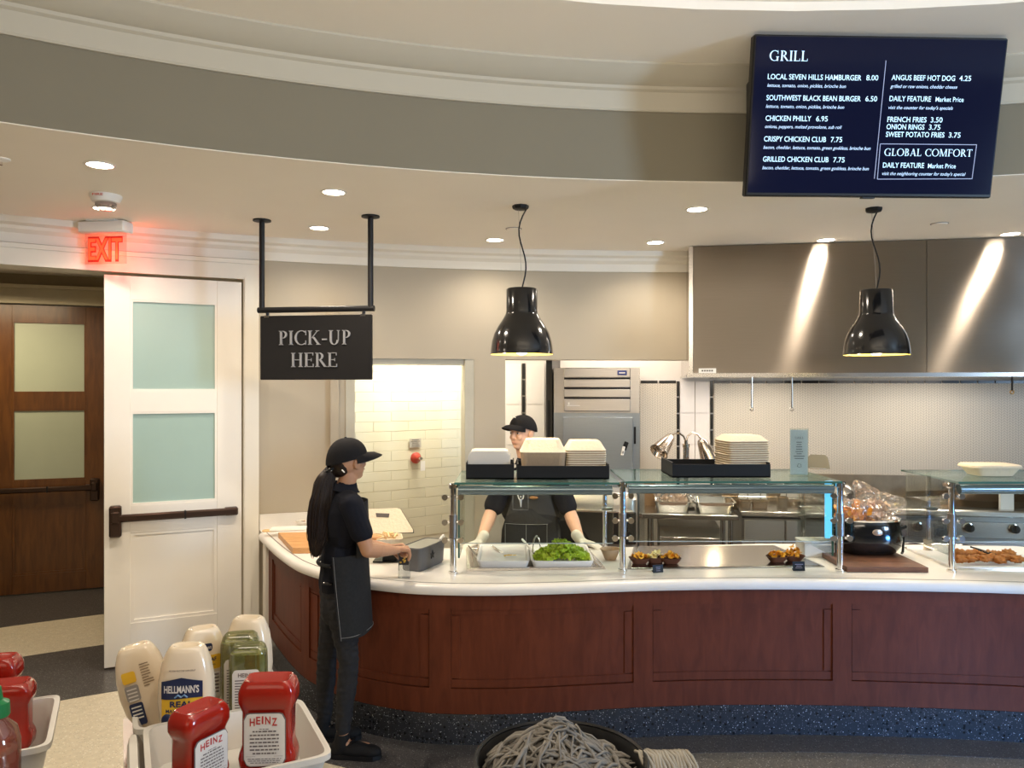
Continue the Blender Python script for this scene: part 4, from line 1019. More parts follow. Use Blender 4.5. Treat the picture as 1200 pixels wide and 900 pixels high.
# kale: frilled curly leaves heaped into a mound
M_kale = mat('curly kale green', (0.50, 0.68, 0.055), 0.5, var=0.55, scale=30)
kc = ctop(659, 660)
mb = MB()
random.seed(11)
for i in range(700):
    u = random.uniform(-1, 1); v = random.uniform(-1, 1)
    if u*u+v*v > 1: continue
    hmax = (0.085*(1-u*u)**.5+0.02)*(1-0.25*v*v)*(0.6+0.5*math.exp(-((u-0.0)/.45)**2))
    p = Vector((kc.x+u*0.165, kc.y+v*0.16, 0.872+hmax*random.uniform(.55, 1)))
    s = random.uniform(.011, .023); R_ = Euler((random.uniform(-1, 1), random.uniform(-1, 1), random.uniform(0, 6.3))).to_matrix()
    k = 10; vs = [p]
    for rr in (0.5, 1.0):
        for j in range(k):
            a_ = 2*math.pi*j/k; z_ = s*(0.5*math.sin(a_*4+i)*rr+0.3*rr*rr)+random.uniform(-.1, .1)*s; vs.append(p+R_ @ Vector((s*rr*math.cos(a_), s*rr*math.sin(a_), z_)))
    fs = [(0, 1+j, 1+(j+1) % k) for j in range(k)]+[(1+j, 1+k+j, 1+k+(j+1) % k, 1+(j+1) % k) for j in range(k)]
    mb.add(vs, fs)
o = mb.build('kale_heap', M_kale, ang=180); tag(o, 'heap of bright green curly kale piled in the cold well', 'kale', kind='stuff')
# yellow scraps in the left pan
t = thing('cheese_scraps', 'small yellow scraps lying in the white pan left of the kale', 'food scraps', ctop(597, 661)+Vector((0, 0, .05)))
mb = MB()
for i in range(9): mb.box((random.uniform(-.03, .03), random.uniform(-.01, .01), random.uniform(0, .004)), (.02, .006, .004), rot=(0, 0, random.uniform(0, 3)))
o = mb.build('scraps', mat('yellow food', (0.75, 0.5, 0.12), 0.6), t); tag(o, kind='stuff')
# tongs & spoons
def tongs(name, label, a, b, spread=0.02, m=M_chrome, hm=None, bow=0.0):
    a, b = Vector(a), Vector(b); t = thing(name, label, 'tongs', a)
    d = b-a; s = d.cross(Vector((0, 0, 1))); s.normalize() if s.length > 1e-5 else None
    up = Vector((0, 0, 1))
    for k in (-1, 1):
        pts = [d*f + s*k*spread*math.sin(f*math.pi*0.55+0.05) + up*bow*math.sin(f*math.pi) for f in [i/8 for i in range(9)]]
        ar = MB().tube(pts, [0.0045]*6+[0.005, 0.007, 0.006], 8).build('arm', m, t)
    MB().ell((0, 0, 0), (spread*.5, spread*.5, .006)).build('hinge', hm or m, t)
    return t
def wp(px, py, d): return P(px, py, d)
tongs('serving_tongs', 'steel tongs leaning at the left end of the cold well near the gloved hand', wp(549, 640, 4.78), wp(564, 656, 4.62), .012)
tongs('serving_tongs', 'steel tongs lying across the white pan toward its middle', wp(577, 640, 4.8), wp(594, 653, 4.62), .012)
tongs('serving_tongs', 'steel tongs standing at the back left of the white pan', wp(562, 640, 4.86), wp(561, 650, 4.75), .014)
t = thing('serving_spoon', 'steel handled serving spoon leaning between the white pan and the kale', 'spoon', wp(612, 632, 4.9))
e_ = wp(628, 650, 4.7)-wp(612, 632, 4.9); MB().tube([Vector((0, 0, 0)), e_*.4, e_*.8], .007, 8).build('handle', M_white, t); MB().ell(e_*.95, (.03, .02, .008)).build('bowl', M_chrome, t)
# looped tongs
b0 = wp(624, 652, 4.7); apex = wp(627, 628, 4.76); b1 = wp(634, 652, 4.68)
t = thing('looped_tongs', 'bent wire steel tongs standing upright against the kale', 'tongs', b0)
mb = MB(); pts = []
for i in range(17):
    f = i/16; x = (b1.x-b0.x)*f; z_ = (apex.z-b0.z)*math.sin(math.pi*f)**0.45; pts.append((x, (apex.y-b0.y)*math.sin(math.pi*f), z_))
mb.tube(pts, .0045, 8).build('wire_loop', M_chrome, t)
# ---- fibre bowl ----
q = ctop(716, 657)
t = thing('fibre_bowl', 'small brown fibre bowl beside the post right of the kale', 'bowl', (q.x, q.y+0.03, 0.861))
MB().lathe([(0.032, 0), (0.035, 0.004), (0.054, 0.05), (0.060, 0.062), (0.063, 0.062), (0.063, 0.066), (0.055, 0.066), (0.045, 0.03), (0.02, 0.01)], n=28).build('bowl_shell', mat('kraft fibre', (0.55, 0.38, 0.24), 0.8), t)
# ---- chip boats and cards ----
M_boat = mat('brown paper boat', (0.14, 0.05, 0.025), 0.7); M_chip = mat('golden crisps', (1.0, 0.43, 0.03), 0.6, var=0.2, scale=25)
M_chip2 = mat('pale crisps', (0.95, 0.72, 0.3), 0.55, var=0.2, scale=25)
random.seed(5)
def boat(label, px, py, m, tall=0):
    q = ctop(px, py); t = thing('chip_boat', label, 'food boat', (q.x, q.y+.05, 0.868), random.uniform(-.2, .2))
    taper_tray(0.075, 0.05, 0.125, 0.090, 0.034, 0.003, e=3.5, n=24).build('paper_boat', M_boat, t)
    mb = MB()
    for i in range(34):
        a_ = random.uniform(0, 6.28); r_ = random.uniform(0, 1)**.6; p = Vector((0.05*r_*math.cos(a_), 0.032*r_*math.sin(a_), 0.03+0.03*(1-r_)+random.uniform(0, .012)+(0.05*random.random()*(1-r_) if tall else 0)))
        R_ = Euler((random.uniform(-.8, .8), random.uniform(-.8, .8), random.uniform(0, 6))).to_matrix(); s = random.uniform(.012, .021)
        k = 7; vs = [p]+[p+R_ @ Vector((s*math.cos(2*math.pi*j/k), s*.7*math.sin(2*math.pi*j/k), .35*s*math.cos(4*math.pi*j/k))) for j in range(k)]
        mb.add(vs, [(0, 1+j, 1+(j+1) % k) for j in range(k)])
    o = mb.build('crisps', m, t, ang=180); tag(o, kind='stuff')
boat('paper boat of golden crisps, leftmost of the three by the left card', 751, 664, M_chip)
boat('paper boat of pale crisps, middle of the three behind the left card', 770, 663, M_chip2)
boat('paper boat of golden crisps, right of the three near the left card', 788, 664, M_chip)
boat('paper boat of crisps at the left of the pair by the right card', 914, 662, M_chip)
boat('paper boat of tall heaped crisps behind the right card', 934, 661, M_chip, 1)
for px, py, w_, h_, lb, rz in ((771, 671, .062, .042, 'small black label card leaning in front of the three crisp boats', .25), (936, 669, .068, .052, 'small black label card in front of the right pair of crisp boats', 0.0)):
    q = ctop(px, py); t = thing('label_card', lb, 'label card', (q.x, q.y, .861), rz)
    B((0, 0, h_/2), (w_, .004, h_), rot=(-.15, 0, 0)).build('card', M_trayblk, t, smooth=False)
    B((0, .015, .004), (w_*.8, .03, .006)).build('foot', M_trayblk, t)
    mb = MB()
    for i in range(3): mb.box((0, -.004, h_*.72-i*.010), (w_*random.uniform(.4, .75), .001, .003), rot=(-.15, 0, 0))
    mb.build('print', mat('faint print', (.25, .22, .28), .6), t, smooth=False)
q = ctop(958, 652); t = thing('paper_box', 'plain white paper box at the right rear of the middle guard', 'box', (q.x, q.y+.04, .861), 0)
B((0, 0, .045), (.19, .15, .09), bev=.004).build('box_body', mat('white card', (.78, .74, .70), .6), t)
B((0, 0, .092), (.196, .156, .01), bev=.003).build('lid', mat('white card', (.78, .74, .70), .6), t)

# ---- board, cooker and bags ----
a, b = ctop(995, 671), ctop(1094, 673); c = ctop(1052, 643)
t = thing('walnut_board', 'dark walnut board under the black slow cooker', 'cutting board', ((a.x+b.x)/2+.0, (a.y+c.y)/2, .861), -.03)
bw, bd = b.x-a.x, c.y-a.y
for i in range(5): B((0, -bd/2+bd*(i+.5)/5, .015), (bw, bd/5-.0008, .03), bev=.002).build('plank', M_walnut, t)
q = ctop(1026, 658)
ck = thing('slow_cooker', 'glossy black slow cooker with a steel badge on the walnut board', 'slow cooker', (q.x, q.y+.13, .892))
M_cook = mat('glossy black enamel', (.010, .010, .010), .12, coat=.5)
MB().loft([(0, .15, .12), (.01, .165, .135), (.05, .195, .16), (.09, .203, .166), (.16, .195, .158), (.205, .190, .152), (.21, .186, .148), (.20, .178, .14), (.05, .16, .125)], e=2.6, n=48).build('pot_body', M_cook, ck)
MB().loft([(.205, .193, .155), (.215, .195, .157), (.218, .188, .15), (.208, .184, .146)], e=2.6, n=48).build('rim', M_chrome, ck)
MB().ell((.0, -.157, .145), (.034, .007, .023)).build('badge', mat('brushed badge', (.5, .40, .32), .3, metal=1), ck)
for s in (-1, 1): MB().tube([(s*.185, -.05, .15), (s*.225, -.035, .16), (s*.23, 0, .16), (s*.225, .035, .16), (s*.185, .05, .15)], .012, 8).build('handle', M_black, ck)
MB().tube([(.21, .02, .05), (.235, .0, .09), (.23, .0, .0), (.25, .05, -.02)], .008, 8).build('power_cord', M_black, ck)
M_bag = glass('crinkled clear bag', (.97, .96, .95), .09, .10, .04, (1, .95, .9))
M_orange = mat('orange crisps', (1.0, .32, .03), .5, var=.4, scale=30); M_pink = mat('pale pink packing', (.95, .62, .46), .6, var=.3, scale=20)
def bag(name, label, c, r, seed, inner=None, ir=.75, peaks=()):
    import bmesh
    t = thing(name, label, 'bag', c)
    b = bmesh.new(); bmesh.ops.create_icosphere(b, subdivisions=5, radius=1)
    for v in b.verts:
        d = v.co.normalized(); k = 1+.22*noise.noise(d*2.2+Vector((seed, 0, 0)))+.13*abs(noise.noise(d*6+Vector((0, seed, 0))))+.05*noise.noise(d*16)
        for pk, pa, pw in peaks:
            k += pa*math.exp(-((d-Vector(pk).normalized()).length/pw)**2)
        v.co = Vector((d.x*r[0]*k, d.y*r[1]*k, d.z*r[2]*k))
    me = bpy.data.meshes.new('film'); b.to_mesh(me); b.free(); me.materials.append(M_bag)
    o = bpy.data.objects.new('film', me); C.objects.link(o); o.parent = t
    if inner:
        mb = MB(); random.seed(seed)
        for i in range(110):
            p = Vector((random.gauss(0, .4)*r[0]*ir, random.gauss(0, .4)*r[1]*ir, random.gauss(-.1, .35)*r[2]*ir)); R_ = Euler((random.uniform(0, 6), random.uniform(0, 6), random.uniform(0, 6))).to_matrix(); s = random.uniform(.010, .020)
            k = 7; mb.add([p]+[p+R_ @ Vector((s*math.cos(2*math.pi*j/k), s*math.sin(2*math.pi*j/k), .3*s*math.cos(4*math.pi*j/k))) for j in range(k)], [(0, 1+j, 1+(j+1) % k) for j in range(k)])
        o = mb.build('contents', inner, t, ang=180); tag(o, kind='stuff')
    return t
cz = .892+.225
bag('snack_bag', 'clear bag of bright orange crisps bulging over the left side of the slow cooker', (q.x-.11, q.y+.06, cz+.030), (.095, .08, .075), 3, M_orange, 1.15)
bag('snack_bag', 'clear bag with pale pinkish contents in the middle of the slow cooker', (q.x+.01, q.y+.09, cz+.035), (.10, .08, .07), 8, M_pink)
bag('plastic_bag', 'large crinkled transparent bag rising in a peak over the slow cooker', (q.x+.07, q.y+.13, cz+.055), (.125, .09, .085), 14, M_pink, .6, peaks=(((-.55, 0, 1), 1.1, .35), ((1, 0, .3), .45, .4)))
mb = MB(); random.seed(3)
for i in range(14): mb.ell((random.uniform(-.1, .06), random.uniform(-.02, .06), random.uniform(0, .012)), (.014, .010, .008))
o = mb.build('food_pieces', mat('brown food pieces', (.28, .12, .04), .5, var=.6, scale=30)); o.location = (q.x-.06, q.y+.0, cz-.012); tag(o, 'dark and golden morsels along the front rim of the slow cooker', 'food', kind='stuff')
t = thing('ring_bowl', 'clear glass bowl edge with an orange rim behind the blue reflection strip', 'bowl', P(984, 622, 5.0)-Vector((0, 0, 0)))
t.location = (P(984, 622, 5.05).x, 5.06, .861)
MB().lathe([(.05, 0), (.05, .01), (.058, .22), (.066, .25), (.06, .25), (.05, .2), (.045, .02)], n=24).build('canister', mat('dark canister', (.05, .045, .04), .3), t)
MB().lathe([(.062, .25), (.066, .256), (.062, .262), (.04, .262), (.036, .256)], n=24).build('rim', mat('orange rim', (.7, .33, .08), .4), t)

# ---- fried chicken tray, tongs ----
a, b = ctop(1118, 667), ctop(1290, 671); c = ctop(1112, 642)
t = thing('chicken_tray', 'white oval-cornered tray of fried chicken under the rightmost guard', 'food tray', ((a.x+b.x)/2, (a.y+c.y)/2, .861))
cw, cd = b.x-a.x, c.y-a.y
MB().loft([(0, cw/2, cd/2), (.012, cw/2, cd/2), (.014, cw/2-.03, cd/2-.03), (.003, cw/2-.06, cd/2-.06)], e=10, n=40).build('tray_body', M_pan, t)
MB().loft([(.0, cw/2+.012, cd/2+.012), (.006, cw/2+.012, cd/2+.012), (.006, cw/2, cd/2)], e=10, n=40, cap1=False).build('steel_rim', M_chrome, t)
M_fry = mat('fried crust', (.50, .17, .03), .6, var=.55, scale=45, bump=.8)
random.seed(21)
for i in range(15):
    px = 1128+(i % 8)*9+random.uniform(-2, 2); py = 663-(i//8)*5+random.uniform(-1, 1); q2 = ctop(px, py)
    o = blob('fried_chicken_piece', M_fry, (q2.x, q2.y+.01, .892+random.uniform(0, .012)+(i//8)*.005), (random.uniform(.032, .042), random.uniform(.028, .038), random.uniform(.016, .024)), 3, .7, i+1, freq=9)
    tag(o, 'fried chicken piece, %s from the left in the %s row on the white tray' % (ORD[i % 8], 'front' if i < 8 else 'back'), 'fried chicken', 'fried chicken pieces on the white tray')
tongs('serving_tongs', 'black handled tongs resting on the fried chicken', wp(1138, 641, 4.7), wp(1165, 656, 4.55)+Vector((0, 0, .03)), .012, M_black)
t = thing('drink_glass', 'small cream cup standing by the rear post left of the chicken tray', 'cup', ctop(1087, 645)); t.location.z = .861
MB().lathe([(.022, 0), (.026, .07), (.024, .07), (.02, .01)], n=20).build('cup_body', mat('cream cup', (.62, .5, .36), .5), t)
MB().lathe([(.03, 0), (.03, .004), (.02, .006)], n=20).build('foot', M_chrome, t)

# ================= LEFT END OF THE COUNTER =================
a, b = ctop(342, 648), ctop(400, 646); c = ctop(326, 627)
bd_ = thing('bamboo_board', 'thick light bamboo cutting board at the left end of the counter', 'cutting board', ctop(352, 638).to_tuple()[:2]+(.861,), math.radians(-2))
L0, L1, L2 = ctop(343, 649), ctop(326, 630), ctop(395, 648)
ax = Vector((L2.x-L0.x, L2.y-L0.y, 0)); ay = Vector((L1.x-L0.x, L1.y-L0.y, 0)); bd_.location = (L0.x, L0.y, .861); bd_.rotation_euler = (0, 0, 0)
for i in range(5):
    p0 = ay*(i/5); p1 = ay*((i+.97)/5)
    mb = MB(); mb.add([p0, p0+ax, p1+ax, p1, p0+Vector((0, 0, .035)), p0+ax+Vector((0, 0, .035)), p1+ax+Vector((0, 0, .035)), p1+Vector((0, 0, .035))], [(0, 3, 2, 1), (4, 5, 6, 7), (0, 1, 5, 4), (1, 2, 6, 5), (2, 3, 7, 6), (3, 0, 4, 7)])
    mb.build('plank', M_bamboo, bd_, smooth=False)
M_paper = mat('white paper', (.80, .76, .68), .7)
q = ctop(341, 628); t = thing('paper_bag', 'cream paper bag lying behind the bamboo board', 'paper bag', (q.x-.0, q.y+.03, .88), .2)
MB().loft([(.018, .15, .05), (.024, .155, .055), (.036, .14, .045)], e=6).build('bag_body', M_paper, t)
MB().loft([(.014, .05, .03), (.02, .055, .03), (.026, .045, .022)], e=4, c=(-.15, -.01, 0)).build('kraft_flap', mat('kraft paper', (.68, .45, .2), .7), t)
q = ctop(354, 620); t = thing('napkin_clip', 'crumpled white napkin with metal clip beside the ponytail', 'napkin', (q.x, q.y+.02, .885), 0)
blob('napkin_fold', M_paper, (0, 0, .02), (.05, .03, .02), 3, .5, 4, t); B((.01, -.02, .035), (.03, .01, .008)).build('clip', M_chrome, t)
# open takeaway box on black stand
q = P(458, 640, 4.62)
bs = thing('box_stand', 'black angled stand under the open takeaway box', 'stand', (q.x, 4.64, .861))
mb = MB(); mb.box((.0, 0, .04), (.085, .1, .08), rot=(0, .12, 0), bev=.004); mb.build('stand_body', M_black, bs); B((-.02, 0, .005), (.16, .14, .008)).build('foot', M_black, bs)
ob = thing('open_takeaway_box', 'open white takeaway box with bread and fries beside the female worker', 'takeout box', (P(447, 625, 4.6).x, 4.63, .955), .2)
taper_tray(.20, .17, .24, .20, .05, .005, e=8).build('base', M_pulpw, ob)
lid = MB(); W2 = .15
def lidpt(u, v): return Vector((u, .10+v*.09, .05+v*.13))
out = [(-W2, 0), (W2*1.28, 0), (W2*1.28, .1), (W2*.80, 1.0), (W2*.68, 1.06), (-W2*.8, 1.06), (-W2, .9)]
def lidslab(poly, o0, o1, nm, m, par):
    nrm = Vector((0, -.13, .09)).normalized(); n = len(poly); mb = MB()
    mb.add([lidpt(*p)+nrm*o0 for p in poly]+[lidpt(*p)+nrm*o1 for p in poly], [list(range(n)), list(reversed(range(n, 2*n)))]+[[i, (i+1) % n, n+(i+1) % n, n+i] for i in range(n)])
    return mb.build(nm, m, par, smooth=False)
ld = lidslab(out, 0, .006, 'lid', M_pulpw, ob)
o2 = [(p[0]*1.03, p[1]*1.03-.01) for p in out]; lidslab(o2, -.005, 0, 'lid_edge', M_black, ld)
lidslab([(-.03, .70), (.045, .66), (.05, .82), (-.035, .86)], .006, .009, 'hand_slot', mat('dark slot', (.06, .045, .04), .5), ld)
mb = MB(); random.seed(9)
for i in range(16): mb.box((random.uniform(-.04, .09), random.uniform(-.06, .05), .05+random.uniform(0, .025)), (random.uniform(.03, .06), .010, .010), rot=(0, random.uniform(-.3, .3), random.uniform(0, 3)))
o = mb.build('fries', mat('pale fries', (.75, .55, .3), .6), ob); tag(o, kind='stuff')
MB().ell((-.055, -.03, .055), (.05, .035, .02)).build('bread', mat('toasted bread', (.6, .3, .12), .6), ob)
# grey caddy with star
q = ctop(490, 660)
cd_ = thing('grey_caddy', 'dark grey rounded caddy box with a black star cut in its side', 'caddy', (P(495, 650, 4.45).x, 4.50, .861), math.radians(-22))
MB().loft([(0, .062, .145), (.008, .066, .15), (.13, .072, .158), (.134, .069, .155), (.125, .064, .15)], e=7, n=40).build('body', mat('dark grey plastic', (.10, .098, .098), .45), cd_)
MB().loft([(.126, .063, .149), (.130, .063, .149)], e=7, n=40).build('lid', mat('grey lid', (.20, .20, .18), .35), cd_)
mb = MB(); pts = []
for i in range(10):
    r_ = .026 if i % 2 == 0 else .011; a_ = math.pi/2+i*math.pi/5; pts.append((.0735, -.02+r_*math.cos(a_), .075+r_*math.sin(a_)))
mb.add(pts+[(p[0]-.006, p[1], p[2]) for p in pts], [list(range(10)), list(reversed(range(10, 20)))]+[[i, (i+1) % 10, 10+(i+1) % 10, 10+i] for i in range(10)])
mb.build('star_cutout', M_black, cd_, smooth=False)
B((.06, .12, .145), (.012, .05, .02), rot=(.4, 0, 0)).build('white_tab', M_white, cd_)
# acrylic ticket holder
q = ctop(474, 677)
th_ = thing('acrylic_holder', 'clear acrylic card holder with a colourful label under the woman\'s hand', 'card holder', (q.x, q.y, .861))
B((0, .0, .072), (.062, .045, .144)).build('acrylic_block', glass('acrylic', (.88, .9, .9), .10, .02, .06, (.8, .8, .8)), th_, smooth=False)
o = B((.0, -.0235, .105), (.055, .002, .06)).build('label', mat('dark label', (.03, .025, .03), .5), th_, smooth=False)
mb = MB(); random.seed(2)
for i in range(7): mb.ell((random.uniform(-.02, .02), -.025, .085+random.uniform(0, .045)), (.006, .001, .005))
mb.build('label_print', mat('yellow print', (.7, .42, .05), .5), o)
# ================= KITCHEN =================
def kthing(name, label, cat, px0, px1, v, z=0.0, group=None):
    u0, u1 = ku(px0, v), ku(px1, v); q = K((u0+u1)/2, v, z)
    return thing(name, label, cat, q, KA, group), u1-u0
M_kst = mat('upright steel', (0.62, 0.58, 0.54), 0.38, metal=0.9, var=0.08, scale=5, stretch=(1, 1, 30))
M_kblue = mat('cool steel', (0.40, 0.45, 0.51), 0.33, metal=0.95, var=0.08, scale=5, stretch=(1, 1, 30))
VF = .15
fr, fw = kthing('refrigerator', 'tall stainless steel refrigerator with louvred top grille behind the chef', 'refrigerator', 648, 750, VF)
def fz(y): return kz(700, y, VF)
def fx(px): return ku(px, VF)-ku(699, VF)
ft = fz(430)
B((0, .42, ft/2), (fw, .72, ft-.01)).build('cabinet', M_steel, fr, smooth=False)
s = .0
ys = [430, 443.5, 455, 466.5, 483]
for i in range(4):
    z1, z0 = fz(ys[i]+1), fz(ys[i+1]-1); B((fx(700), .03, (z0+z1)/2), (fx(739)-fx(661), .06, z1-z0), bev=.006).build('grille_louvre', M_kst, fr)
B((0, .045, (fz(431)+fz(484))/2), (fw-.012, .03, fz(431)-fz(484))).build('grille_frame', M_kst, fr, smooth=False)
B((fx(700), .028, (fz(437)+fz(480))/2), (fx(739)-fx(661), .006, fz(437)-fz(480))).build('grille_gap', M_black, fr, smooth=False)
bz = fz(437); o = B((fx(729.5), -.004, bz), (.075, .006, .038), bev=.002).build('badge', mat('blue badge', (.02, .04, .22), .3), fr)
o2 = B((fx(729.5), -.008, bz), (.05, .002, .01)).build('badge_mark', M_white, o, smooth=False)
o = MB().tube([(fx(665), -.003, fz(475.5)), (fx(680), -.003, fz(475.5))], .003, 6).build('brand_plate', M_white, fr)
# the script brand mark: swash and bar
B((fx(667), -.003, fz(473)), (.012, .003, .02)).build('brand_mark', M_white, fr, smooth=False)
B((0, .05, (fz(484)+.1)/2), (fw-.004, .02, fz(484)-.1)).build('front_frame', M_kblue, fr, smooth=False)
B((fx(701), .015, (fz(489)+fz(600))/2), (fx(742)-fx(660), .05, fz(489)-fz(600)), bev=.004).build('door', M_kblue, fr)
B((fx(744.5), .028, fz(510)), (.016, .02, fz(500)-fz(520)), bev=.003).build('door_handle', M_black, fr)
t = thing('door_thermometer', 'small black and white digital thermometer clipped on the refrigerator door', 'thermometer', K(ku(731, VF-.01), VF-.012, kz(731, 526, VF)), KA)
B((.012, -.006, .025), (.035, .012, .07), rot=(0, .35, 0), bev=.005).build('case', M_black, t); B((-.006, -.012, -.015), (.024, .012, .075), rot=(0, .2, 0), bev=.005).build('probe_body', M_white, t)
B((-.006, -.019, -.025), (.010, .003, .02), rot=(0, .2, 0)).build('display', M_grey, t)
# dark panel standing in for the shade in the gap left of fridge
dk, dw = kthing('dark_gap_panel', 'tall dark narrow panel painted as the shaded gap left of the refrigerator', 'cabinet', 640, 647, VF+.1)
B((0, .35, 1.1), (dw, .7, 2.2)).build('side_panel', mat('dark gap shade', (.035, .03, .026), .5), dk); B((0, -.003, 1.0), (dw*.4, .01, 1.6)).build('gap_shade_strip', M_black, dk)  # both parts only stand in for the shaded gap
# oven under the chef's arm
VO = -.30
ov, ow = kthing('countertop_oven', 'steel topped dark oven behind the chef, below the refrigerator door', 'oven', 640, 747, VO)
zt = kz(700, 578, VO)
MB().loft([(0.02, ow/2, .19), (zt-.13, ow/2, .19), (zt-.05, ow/2, .185), (zt, ow/2-.03, .15)], c=(0, .2, 0), e=8, n=40).build('body', M_kst, ov)
B((0, .0, kz(700, 618, VO)), (ow-.02, .03, .24), bev=.006).build('oven_door', mat('dark glass', (.03, .027, .025), .15), ov)
MB().cyl((-ow/2+.03, -.03, kz(700, 598, VO)), (ow/2-.03, -.03, kz(700, 598, VO)), .012).build('handle', M_chrome, ov)
# prep table
VT = .03
tb, tw_ = kthing('prep_table', 'stainless steel prep table holding two steel pans and the heat lamp', 'table', 752, 866, VT)
ztb = kz(810, 603, VT)
def tx(px): return ku(px, VT)-(ku(752, VT)+ku(866, VT))/2
B((0, .33, ztb-.02), (tw_, .66, .04), bev=.006).build('table_top', M_steel, tb)
for px in (763, 848, 857):
    MB().cyl((tx(px), .05, .02), (tx(px), .05, ztb-.04), .02, n=12).build('leg', M_steel, tb)
for px in (763, 857): MB().cyl((tx(px), .6, .02), (tx(px), .6, ztb-.04), .02, n=12).build('leg', M_steel, tb)
B((0, .64, ztb+.05), (tw_, .02, .1)).build('back_lip', M_steel, tb)
B((tx(808), .25, ztb-.25), (tx(843)-tx(771), .42, .30), bev=.006).build('drawer_unit', M_steeld, tb)
d1 = B((tx(808), .03, ztb-.30), (tx(842)-tx(772), .02, .20), bev=.004).build('drawer', M_kst, tb); B((tx(808), .012, ztb-.185), (tx(842)-tx(772), .03, .012), bev=.003).build('drawer_pull', M_steel, d1)
pt, pw = kthing('perforated_post', 'perforated steel upright at the left of the prep table', 'shelf post', 749.5, 755.5, VT)
B((0, .05, .55), (pw, .03, 1.1)).build('post', mat('perforated steel', (.35, .32, .28), .5, metal=.5, var=.5, scale=120), pt)
for z_ in (.3, .9): B((0, .05, z_), (pw*1.3, .045, .03)).build('collar', M_steel, pt)
def kpan(label, px0, px1, pyt, pyb, v, fill=None):
    z0 = ztb; u0, u1 = ku(px0, v), ku(px1, v); q = K((u0+u1)/2, v+.2, z0+.001)
    t = thing('steel_pan', label, 'pan', q, KA); w_ = u1-u0
    taper_tray(w_*.82, .30, w_*.95, .36, .085, .006, e=8, n=36).build('pan_body', M_chrome, t)
    MB().loft([(.082, w_*.475, .18), (.084, w_/2, .195), (.088, w_/2, .195), (.088, w_*.475-.006, .174)], e=8, n=36, cap0=False, cap1=False).build('rim', M_chrome, t)
    return t, q
kpan('steel pan holding a clear bag of pinkish contents on the prep table', 766, 812, 583, 603, .06)
q = K(ku(791, .1)+.0, .24, ztb+.11)
bag('snack_bag', 'clear bag with pinkish orange contents in the left steel pan', q, (.15, .10, .085), 31, M_pink, .8)
kpan('empty steel pan on the right of the prep table', 814, 864, 586, 603, .06)
t, w_ = kthing('cardboard_box', 'small brown cardboard box at the back left of the prep table', 'box', 755, 768, .45, ztb+.0)
B((0, .05, .10), (w_, .1, .2)).build('box_body', mat('cardboard', (.35, .2, .1), .8), t, smooth=False); B((0, .05, .202), (w_*1.02, .104, .004)).build('flap', mat('cardboard', (.35, .2, .1), .8), t, smooth=False)
# twin heat lamp
vl = .33
hq = K(ku(804, vl), vl, ztb)
hl = thing('heat_lamp', 'twin-headed copper-toned heat lamp on a post behind the middle guard', 'heat lamp', hq)
M_cop = mat('polished nickel', (.66, .58, .5), .14, metal=1)
dl = hq.y
def HL(px, py, dy=0.0): return P(px, py, dl+dy)-hq
s = MB(); s.cyl((0, 0, 0), HL(804, 516), .016); s.cyl((0, 0, 0), (0, 0, .02), .07); s.build('post', M_cop, hl)
for k in (-1, 1): MB().cyl(HL(804+k*2.2, 522), HL(804+k*2.2, 560), .010).build('side_tube', M_cop, hl)
MB().cyl(HL(804, 524), HL(804, 520), .03).build('collar', M_cop, hl)
for arm, neck, mouth, dy in ((((804, 518), (801, 511), (796, 507.5), (790, 508.5), (786.5, 512)), (786.5, 511.5), (772, 530), -.10), (((804, 518), (806, 511), (811, 507), (818, 509.5), (822, 516)), (822, 515.5), (832.5, 541), .0)):
    MB().tube([HL(*a) for a in arm], .008, 8).build('gooseneck', M_cop, hl)
    a, b = HL(*neck), HL(*mouth, dy); ax_ = (b-a); L_ = ax_.length; Mx_ = ax_.to_track_quat('Z', 'Y').to_matrix()
    sh = MB().lathe([(.022, -.01), (.034, 0), (.042, .02), (.060, L_*.55), (.078, L_), (.080, L_), (.074, L_*.97), (.055, L_*.5), (.03, .03)], c=a, M=Mx_, n=28).build('lamp_shade', M_cop, hl)
    MB().ell(a+ax_*.66, (.040, .040, .040)).build('bulb', mat('warm bulb', (1, .9, .7), .4, emit=(1, .80, .5), estr=22) if dy == 0 else M_chrome, sh)
light('POINT', 'heat_bulb', hq+HL(836, 545), 1.2, (1, .78, .5), shadow_soft_size=.03)
# fryer line: steel top, boxes
VR = .05
fy, fyw = kthing('fryer_cabinet', 'low stainless fryer cabinet line right of the prep table', 'fryer', 869, 968, VR)
zf = kz(910, 602, VR)
B((0, .3, zf/2), (fyw, .6, zf-.02)).build('cabinet', M_steeld, fy, smooth=False)
B((0, .3, zf), (fyw+.01, .66, .035), bev=.005).build('top', M_steel, fy)
def fxx(px): return ku(px, VR)-(ku(869, VR)+ku(968, VR))/2
for a_, b_ in ((872, 919), (921, 966)):
    d_ = B(((fxx(a_)+fxx(b_))/2, -.005, zf-.30), (fxx(b_)-fxx(a_), .02, .50), bev=.004).build('door', M_kst, fy)
    B(((fxx(a_)+fxx(b_))/2-.12, -.018, zf-.22), (.10, .004, .03)).build('rating_plate', M_grey, d_, smooth=False)
B((0, -.012, zf-.03), (fyw, .012, .012)).build('dark_seam', M_black, fy, smooth=False)
M_cam = glass('amber food box', (.62, .5, .36), .08, .08, .25, (.45, .36, .26))
